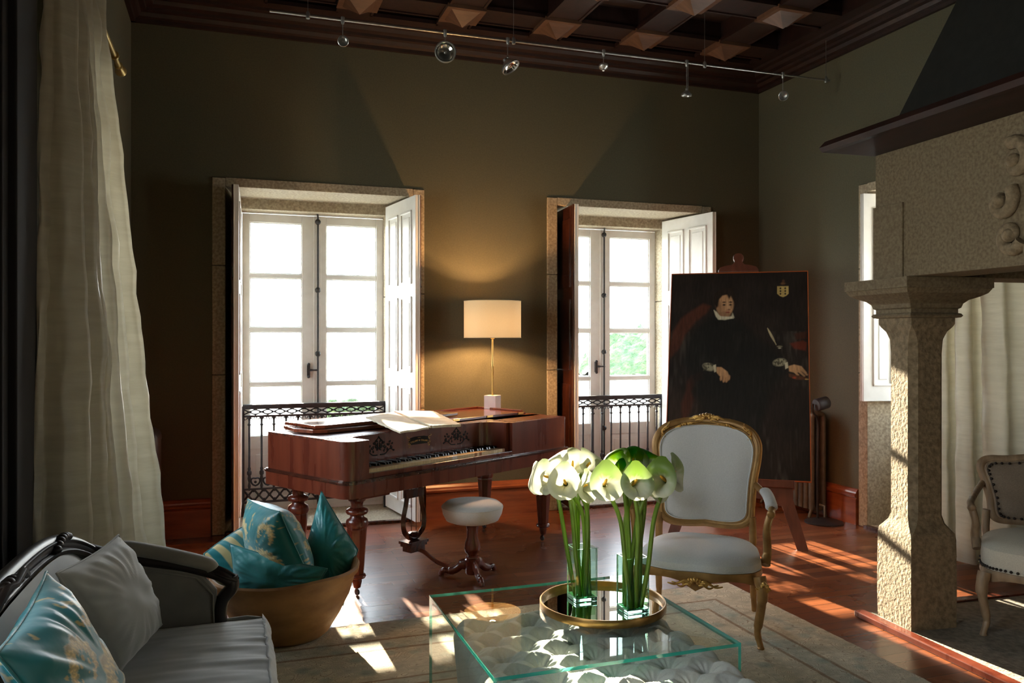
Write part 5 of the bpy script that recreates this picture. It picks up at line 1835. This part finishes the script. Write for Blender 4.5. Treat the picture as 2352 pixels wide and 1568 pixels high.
rod(2.6, 5.12, XL + .09, 3.045, XL, 'brass curtain rod above the window behind the left curtain', (4.95, 3.0))
rod(3.3, 5.30, XR - .12, 3.085, XR, 'brass curtain rod above the stone mantel shelf at right', (5.05, 3.6))
curtain('silk_curtain', 'tall cream silk curtain sweeping down the left wall', ((XL + .10, 3.32), (XL + .11, 4.06)), ((XL + .12, 3.14), (-.315, 4.28)), .03, 3.16, 6.5, .045, .10, 2.0)
curtain('silk_curtain', 'cream silk curtain pooling on the floor behind the stone pillar', ((XR - .12, 3.15), (XR - .12, 4.45)), ((XR - .26, 2.7), (XR - .24, 4.35)), .0, 3.10, 6.0, .08, .155, 5.0, puddle=.32)

# ============================================================ radiators
def radiator(loc, rz, n, h, pitch, mat, label, wide=.16):
    r = thing('radiator', label, 'radiator', loc, rz)
    b = MB()
    for s in (-1, 1):
        y = s * (wide / 2 - .022)
        b.tube(cr([(0, y, .07), (0, y, h * .5), (0, y, h - .06)], 4), (pitch * .42, .022), 10, up=(1, 0, 0))
    b.tube(cr([(0, -wide / 2 + .02, h - .07), (0, -wide / 2 + .03, h - .02), (0, 0, h), (0, wide / 2 - .03, h - .02), (0, wide / 2 - .02, h - .07)], 4), (pitch * .44, .024), 10, up=(1, 0, 0))
    b.tube(cr([(0, -wide / 2 + .02, .13), (0, -wide / 2 + .03, .085), (0, 0, .07), (0, wide / 2 - .03, .085), (0, wide / 2 - .02, .13)], 4), (pitch * .44, .022), 10, up=(1, 0, 0))
    if wide > .17:
        b.tube([(0, 0, .08), (0, 0, h - .02)], (pitch * .40, .018), 8, up=(1, 0, 0))
    p0 = None
    for k in range(n):
        if p0 is None:
            p0 = b.build('section', mat, r, smooth=60); o = p0
        else:
            o = p0.copy(); COL.objects.link(o)
        o.location = ((k + .5) * pitch, 0, 0)
    for k in (0, n - 1):
        for s in (1, -1):
            f = MB(); f.tube(cr([(0, s * wide * .3, .09), (0, s * wide * .42, .05), (0, s * wide * .5, .012), (0, s * wide * .56, .0)], 4), [.014] * 8 + [.012] * 4 + [.018], 8)
            f.build('foot', mat, r, smooth=60, loc=((k + .5) * pitch, 0, 0))
    p = MB(); p.tube([(n * pitch, 0, .11), (n * pitch + .06, 0, .11), (n * pitch + .06, 0, 0)], .012, 8); p.build('valve_pipe', mat, r, smooth=60)
    return r


radiator((4.64, 6.32, 0), -PI / 2, 11, .87, .065, M['gunmetal'], 'olive metal column radiator against the wall behind the easel')
radiator((-.565, 5.42, 0), PI / 2, 24, .84, .042, M['brown_iron'], 'dark brown ribbed radiator in the corner behind the left curtain', .19)

# ============================================================ small reading lamp by the radiator
fl = thing('floor_lamp', 'small black floor lamp beside the radiator and easel', 'lamp', (4.55, 5.45, 0), 0)
b = MB(); b.lathe([(.15, 0), (.15, .010), (.12, .02), (.03, .028), (.012, .035)], 32); b.build('base', M['black'], fl, smooth=40)
b = MB(); b.tube(cr([(-.02, .05, .03), (-.02, .05, .4), (-.015, .05, .75), (-.03, .04, .84), (-.09, .02, .90), (-.10, .01, .965)], 6), .009, 8); b.build('stem', M['black'], fl, smooth=60)
b = MB(); b.lathe([(.0, 0), (.046, 0), (.050, .006), (.050, .104), (.046, .11), (0, .11)], 24, M=Matrix.Translation((-.085, -.01, .955)) @ Matrix.Rotation(math.radians(78), 4, 'Y')); b.build('lamp_head', M['iron'], fl, smooth=40)

# ============================================================ easel with painting
BRc, TRc = Vector((3.985, 4.915, .452)), Vector((4.30, 5.30, 2.008))
BLc, TLc = Vector((3.145, 5.53, .452)), Vector((3.462, 5.915, 2.008))
ex_ = (BRc - BLc).normalized(); PWd = (BRc - BLc).length
ez_ = (TRc - BRc).normalized(); PHt = (TRc - BRc).length
ez_ = (ez_ - ex_ * ez_.dot(ex_)).normalized()
ey_ = ez_.cross(ex_)                      # away from the viewer
PM = Matrix((( *ex_, 0), (*ey_, 0), (*ez_, 0), (0, 0, 0, 1))).transposed()
PM.translation = (BLc + BRc) / 2
nW, nH = 320, 480
s = np.linspace(0, 1, nW + 1)[None, :].repeat(nH + 1, 0)
t_ = np.linspace(1, 0, nH + 1)[:, None].repeat(nW + 1, 1)          # 0 at the top
X = s * PWd; Y = t_ * PHt
img = np.zeros((nH + 1, nW + 1, 3)) + np.array((.016, .011, .009))
rng = np.random.RandomState(4)
cn = rng.rand(40, 30)
def smooth_noise(a, b, seed):
    r = np.random.RandomState(seed).rand(b + 1, a + 1)
    gx = s * (a - .001); gy = t_ * (b - .001)
    ix, iy = gx.astype(int), gy.astype(int)
    fx, fy = gx - ix, gy - iy
    return (r[iy, ix] * (1 - fx) + r[iy, ix + 1] * fx) * (1 - fy) + (r[iy + 1, ix] * (1 - fx) + r[iy + 1, ix + 1] * fx) * fy
img *= (.7 + .7 * smooth_noise(9, 12, 1) + .25 * smooth_noise(120, 40, 9))[..., None]
img += (np.clip(smooth_noise(70, 18, 2) * smooth_noise(10, 6, 6) * 1.9 - .62, 0, 1) * .055)[..., None] * np.array((1, .95, .75)) * (t_ > .3)[..., None]


def blob(cx, cy, rx, ry, col, ang=0.0, soft=.25, k=1.0, pw=2):
    global img
    dx, dy = (X - cx * PWd), (Y - cy * PHt)
    a = dx * cos(ang) + dy * sin(ang); b = -dx * sin(ang) + dy * cos(ang)
    d = (np.abs(a / rx) ** pw + np.abs(b / ry) ** pw) ** (1 / pw)
    m = np.clip((1 + soft - d) / (2 * soft), 0, 1)[..., None] * k
    img = img * (1 - m) + np.array(col) * m


def poly(pts, col, soft=.006, k=1.0):
    global img
    P = [(a * PWd, b * PHt) for a, b in pts]
    area = sum(P[i][0] * P[(i + 1) % len(P)][1] - P[(i + 1) % len(P)][0] * P[i][1] for i in range(len(P)))
    inside = np.zeros(X.shape, bool)
    dm_ = np.full(X.shape, 9.0)
    for i in range(len(P)):
        (x0, y0), (x1, y1) = P[i], P[(i + 1) % len(P)]
        c = ((y0 > Y) != (y1 > Y)) & (X < (x1 - x0) * (Y - y0) / ((y1 - y0) if y1 != y0 else 1e-9) + x0)
        inside ^= c
        L2 = (x1 - x0) ** 2 + (y1 - y0) ** 2
        tt = np.clip(((X - x0) * (x1 - x0) + (Y - y0) * (y1 - y0)) / L2, 0, 1)
        dm_ = np.minimum(dm_, np.hypot(X - x0 - tt * (x1 - x0), Y - y0 - tt * (y1 - y0)))
    sd = np.where(inside, dm_, -dm_)
    m = np.clip(.5 + sd / (2 * soft), 0, 1)[..., None] * k
    img = img * (1 - m) + np.array(col) * m


RB = (.085, .026, .014)
poly([(.0, .36), (.02, .30), (.08, .23), (.16, .19), (.245, .155), (.30, .17), (.27, .205), (.19, .25), (.12, .31), (.075, .38), (.03, .42), (0, .44)], RB, .012, .85)   # chair back
poly([(.17, .52), (.24, .50), (.26, .54), (.20, .55), (.17, .60), (.19, .64), (.17, .70), (.11, .76), (.10, .66), (.13, .60), (.14, .55)], (.06, .018, .010), .012, .8)   # chair arm
poly([(.30, .22), (.47, .22), (.60, .30), (.80, .42), (.84, .50), (.74, .60), (.66, .80), (.30, .82), (.20, .60), (.10, .45), (.14, .32)], (.010, .010, .009), .03, .8)     # black robe
poly([(.87, .36), (.96, .345), (.99, .355), (.98, .395), (.90, .385)], (.13, .022, .010), .008, .8)
poly([(.90, .31), (.99, .30), (.99, .335), (.91, .34)], (.06, .016, .008), .006, .7)
SK = (.46, .255, .13)
blob(.405, .165, .066, .096, SK, .05, .12)                    # face
blob(.345, .165, .014, .024, (.25, .12, .06), 0, .25)             # ear
blob(.40, .215, .046, .030, (.30, .16, .085), 0, .25)           # chin
blob(.43, .17, .030, .05, (.58, .35, .19), 0, .5, .6)
blob(.37, .18, .022, .05, (.20, .10, .05), 0, .5, .5)
blob(.43, .195, .020, .012, (.42, .19, .11), 0, .5, .7)          # cheek
HR = (.020, .012, .008)
poly([(.338, .182), (.318, .14), (.335, .098), (.39, .074), (.455, .080), (.485, .115), (.478, .15), (.462, .138), (.448, .118), (.436, .136), (.418, .112), (.385, .116), (.362, .135), (.353, .17)], HR, .006)
for x in (.398, .446):
    blob(x, .150, .014, .0055, (.03, .016, .01), .0, .4, .95)
    blob(x, .164, .012, .0085, (.12, .06, .03), 0, .5, .8); blob(x, .164, .0085, .006, (.015, .010, .008), 0, .3, 1)
    
blob(.432, .178, .005, .018, (.50, .31, .18), -.1, .4, .7)
blob(.436, .188, .011, .006, (.16, .07, .035), 0, .4, .8); blob(.452, .175, .006, .02, (.24, .12, .06), 0, .5, .7)
blob(.426, .203, .018, .0055, (.24, .055, .035), 0, .4, 1)
poly([(.325, .190), (.345, .212), (.40, .232), (.455, .222), (.462, .205), (.475, .230), (.405, .242), (.355, .238), (.335, .215)], (.50, .46, .33), .005)
poly([(.322, .190), (.34, .225), (.36, .240), (.47, .234), (.455, .226), (.37, .222), (.345, .20)], (.56, .52, .38), .004)
# hands and lace cuffs
for (cx, cy, an) in ((.295, .478, .3), (.80, .452, -.2)):
    blob(cx, cy, .048, .030, (.30, .28, .19), an, .2)
    for k in range(26):
        blob(cx + rng.uniform(-.04, .04), cy + rng.uniform(-.016, .016), .006, .006, (.06, .055, .035), 0, .3, .8)
poly([(.325, .47), (.345, .465), (.352, .50), (.335, .505)], (.52, .47, .33), .003)
poly([(.835, .455), (.855, .45), (.86, .478), (.838, .485)], (.52, .47, .33), .003)
HD = (.48, .27, .135)
poly([(.35, .478), (.385, .478), (.43, .50), (.445, .525), (.43, .54), (.405, .54), (.37, .52), (.352, .505)], HD, .004)
for k, (x, y) in enumerate(((.385, .532), (.405, .54), (.425, .54), (.44, .53))):
    blob(x, y, .010, .022, (.42, .23, .115), .15, .25)
    blob(x + .011, y, .003, .018, (.16, .07, .035), .15, .4, .8)
poly([(.86, .47), (.90, .462), (.95, .47), (.985, .50), (.975, .505), (.945, .492), (.955, .512), (.93, .50), (.905, .502), (.865, .495)], HD, .004)
for (x0, y0, x1, y1) in ((.93, .475, .995, .515), (.92, .485, .975, .52), (.90, .495, .93, .515)):
    n = 8
    for k in range(n):
        blob(lerp(x0, x1, k / n), lerp(y0, y1, k / n), .008, .008, (.42, .24, .12), 0, .3, .8)
poly([(.86, .505), (.93, .515), (.985, .525), (.99, .535), (.91, .535), (.86, .52)], (.10, .040, .018), .004)
blob(.90, .525, .014, .008, (.30, .05, .02)); blob(.985, .532, .014, .005, (.40, .28, .10))
# quill and inkwell
for k in range(30):
    q = k / 29
    blob(lerp(.715, .775, q), lerp(.285, .365, q), .003 + .006 * sin(PI * min(1, q * 1.1)) * (q < .8), .006, (.42, .36, .22), 0, .3, .8)
blob(.80, .375, .020, .007, (.20, .18, .12), 0, .3); blob(.80, .383, .012, .004, (.45, .42, .30), 0, .3)
# shield of arms
poly([(.785, .072), (.865, .072), (.866, .110), (.848, .122), (.826, .128), (.803, .122), (.784, .110)], (.46, .34, .12), .003)
for cx in (.808, .842):
    for cy in (.083, .097, .111):
        blob(cx, cy, .007, .008, (.04, .03, .02), 0, .25)
blob(.826, .058, .018, .010, (.14, .07, .03), 0, .4, .8); blob(.83, .045, .010, .012, (.10, .045, .02), 0, .4, .8)

pt = thing('portrait_painting', 'large dark oil portrait of a seated man in black on easel', 'painting')
pt.matrix_world = PM
vs = [((a - .5) * PWd, -.022, (1 - b) * PHt) for a, b in zip(s.ravel(), t_.ravel())]
K = nW + 1
mb = MB(); mb.add(vs, [(j * K + i, j * K + i + 1, (j + 1) * K + i + 1, (j + 1) * K + i) for j in range(nH) for i in range(nW)])
col = np.concatenate([np.clip(img, 0, 1).reshape(-1, 3), np.ones((img.shape[0] * img.shape[1], 1))], 1)
mb.build('canvas', attr_mat('oil_paint', .55, bump=.25, bscale=180, spec=.25, var=.25, vscale=12, aniso=(6, 1, 1.0)), pt, col=col)
MB().box(-PWd / 2 + .004, -.020, .004, PWd / 2 - .004, .0, PHt - .004).build('stretcher', M['easelwood'], pt)
fm = MB()
for (x0, z0, x1, z1) in ((-PWd / 2 - .006, -.006, -PWd / 2, PHt + .006), (PWd / 2, -.006, PWd / 2 + .006, PHt + .006), (-PWd / 2, -.006, PWd / 2, 0), (-PWd / 2, PHt, PWd / 2, PHt + .006)):
    fm.box(x0, -.028, z0, x1, .006, z1)
fm.build('thin_frame', pm('orange_wood', (0.34, 0.075, 0.015), (0.42, 0.10, 0.02), 8, .4), pt)

es = thing('easel', 'dark wooden easel with scrolled top holding the portrait', 'easel')
es.matrix_world = PM
def at_floor(x, y_, w):
    """local point on the floor under local (x, y)"""
    p = PM @ Vector((x, y_, 0)); p.z = 0
    return PM.inverted() @ p
PI_ = PM.inverted()
def wl(x, y, z):
    return PI_ @ Vector((x, y, z))
footR = wl(3.90, 4.74, .0)
mid = (BLc + BRc) / 2
fl_ = Vector((ex_.x, ex_.y, 0)).normalized(); fo = Vector((ey_.x, ey_.y, 0)).normalized()
b = MB(); b.box(-.41, -.075, -.062, .41, .03, -.008); b.build('ledge', M['easelwood'], es, bevel=.005)
ap = MB()
top = [(-.40, -.062), (.40, -.062)]
bot = [(.40, -.20)] + [(.30 - .6 * k / 24, -.155 - .012 * cos(k / 24 * 4 * PI) - .02 * (1 if abs(k - 12) > 11 else 0)) for k in range(25)] + [(-.40, -.20)]
po = top + bot
n = len(po)
ap.add([(x, -.045, z) for x, z in po] + [(x, -.015, z) for x, z in po], [tuple(range(n)), tuple(range(n, 2 * n))[::-1]] + [(i, n + i, n + (i + 1) % n, (i + 1) % n) for i in range(n)])
ap.build('apron', M['easelwood'], es)
for s_ in (1, -1):
    w0 = PM @ Vector((s_ * .33, -.03, -.07))
    foot = w0 + fl_ * (s_ * .13) - fo * .14; foot.z = 0
    a_, f_ = PI_ @ w0, PI_ @ foot
    l = MB(); dx = Vector((.038, 0, 0)); dy = Vector((0, .018, 0))
    fw = lambda c, k: [c - dx * k - dy, c + dx * k - dy, c + dx * k + dy, c - dx * k + dy]
    f0 = [PI_ @ (foot + v) for v in (-fl_ * .038 - fo * .018, fl_ * .038 - fo * .018, fl_ * .038 + fo * .018, -fl_ * .038 + fo * .018)]
    l.loft([f0, fw(a_ + Vector((0, 0, .0)), 1.3)])
    l.build('leg', M['easelwood'], es)
b = MB(); b.box(-.035, .012, -.06, .035, .045, PHt + .03); b.build('mast', M['easelwood'], es, bevel=.003)
back = mid + fo * .95; back.z = 0
b = MB(); b.tube([PI_ @ (PM @ Vector((0, .04, 1.2))), PI_ @ back], .022, 4); b.build('leg', M['easelwood'], es)
fin = MB()
pr = [(-.155, 0), (-.155, .02), (-.14, .045), (-.09, .062), (-.05, .066), (-.035, .08), (-.03, .095), (-.04, .115), (-.04, .14), (-.022, .16), (0, .165), (.022, .16), (.04, .14), (.04, .115), (.03, .095), (.035, .08), (.05, .066), (.09, .062), (.14, .045), (.155, .02), (.155, 0)]
n = len(pr)
fin.add([(x, -.03, z + PHt + .008) for x, z in pr] + [(x, .01, z + PHt + .008) for x, z in pr], [tuple(range(n))[::-1], tuple(range(n, 2 * n))] + [(i, (i + 1) % n, n + (i + 1) % n, n + i) for i in range(n)])
fin.build('scrolled_clamp', M['easelwood'], es, bevel=.006)

# ============================================================ track lighting
TY, TZr = 5.485, 3.60
tr = thing('light_rail', 'long thin metal lighting rail hanging below the coffered ceiling', 'light rail', (0.24, TY, TZr))
b = MB(); b.tube([(0, 0, 0), (4.40, 0, 0)], .008, 8); b.build('bar', M['steel'], tr, smooth=60)
for x in (.24, 1.66, 3.22, 4.36):
    b = MB(); b.tube([(x, 0, 0), (x, 0, .40)], .0018, 5); b.lathe([(.012, -.02), (.014, -.012), (.014, .016), (.006, .03)], 10, (x, 0, 0)); b.build('hanger', M['steel'], tr, smooth=40)
tr2 = thing('light_rail', 'second lighting rail nearer the camera, mostly above the picture', 'light rail', (0.1, 4.0, 3.66))
b = MB(); b.tube([(0, 0, 0), (3.6, 0, 0)], .008, 8); b.build('bar', M['steel'], tr2, smooth=60)
for x in (.9, 2.9):
    b = MB(); b.tube([(x, 0, 0), (x, 0, .34)], .0018, 5); b.build('hanger', M['steel'], tr2, smooth=40)


def spot(x, y, z, rad, dirv, drop, label, lens, kind=0):
    r = thing('track_spotlight', label, 'spotlight', (x, y, z), 0, 'spotlights on the rail')
    b = MB(); b.lathe([(.008, -.028), (.013, -.014), (.014, .018), (.010, .022)], 10); b.build('clip', M['steel'], r, smooth=40)
    b = MB(); b.tube([(0, 0, -.02), (0, 0, -drop)], .003, 6)
    if kind:
        b.tube([(.012, 0, -.02), (.012, 0, -drop)], .003, 6)
    b.sphere((0, 0, -drop), .010, 8, 6); b.build('stem', M['steel'], r, smooth=60)
    d = Vector(dirv).normalized()
    c = Vector((0, 0, -drop)) + d * rad * .5 + Vector((0, 0, -rad * .55))
    Q = Matrix.Translation(c) @ d.to_track_quat('Z', 'Y').to_matrix().to_4x4()
    b = MB(); b.lathe([(rad, .0), (rad * .97, -.006), (rad * .80, -rad * .28), (rad * .45, -rad * .62), (rad * .26, -rad * .75), (rad * .26, -rad * 1.0), (0, -rad * 1.02)], 32, M=Q, cap=False)
    b.lathe([(rad * .86, .003), (rad * .92, .012), (rad, .010), (rad, 0)], 32, M=Q, cap=False)
    h = b.build('housing', M['steel'], r, smooth=50)
    b = MB(); b.lathe([(rad * .88, .004), (rad * .74, -rad * .25), (rad * .42, -rad * .50), (rad * .18, -rad * .58), (0, -rad * .58)], 32, M=Q, cap=False)
    b.build('reflector', M[lens], h, smooth=20)
    b = MB(); b.sphere((0, 0, -rad * .2), rad * .16, 12, 8, M=Q); b.build('bulb_cap', M['steel'], h, smooth=180)
    return r


def railx(px):
    u = (px - 1176) / 1880
    k = (.3256 + .9455 * u) / (.9455 - .3256 * u)
    return k * TY


SPX = [(787, .036, (.0, -1, -.35), .12, 'small round spotlight at the left end of the rail', 'steel', 0),
       (1022, .074, (-.18, -1, -.12), .10, 'big round mirrored spotlight facing the room', 'chrome', 0),
       (1166, .070, (.45, -.35, -.80), .12, 'mirrored spotlight tilted down and left beside the big round one', 'chrome', 0),
       (1386, .034, (.15, .3, .9), .10, 'small spotlight tilted upward in the middle of the rail', 'steel', 0),
       (1577, .040, (.0, .15, -1), .20, 'spotlight on two thin wires pointing straight down', 'steel', 1),
       (1798, .040, (-.35, -.75, -.45), .14, 'small tilted spotlight near the right end of the rail', 'steel', 0)]
for (px, r_, dv, dr, lb, ln, kd) in SPX:
    spot(railx(px), TY, TZr, r_, dv, dr, lb, ln, kd)
spot(.10 + .0, 4.0, 3.66, .034, (.5, .2, -.9), .50, 'spotlight hanging at the top edge above the left corner', 'steel', 0)
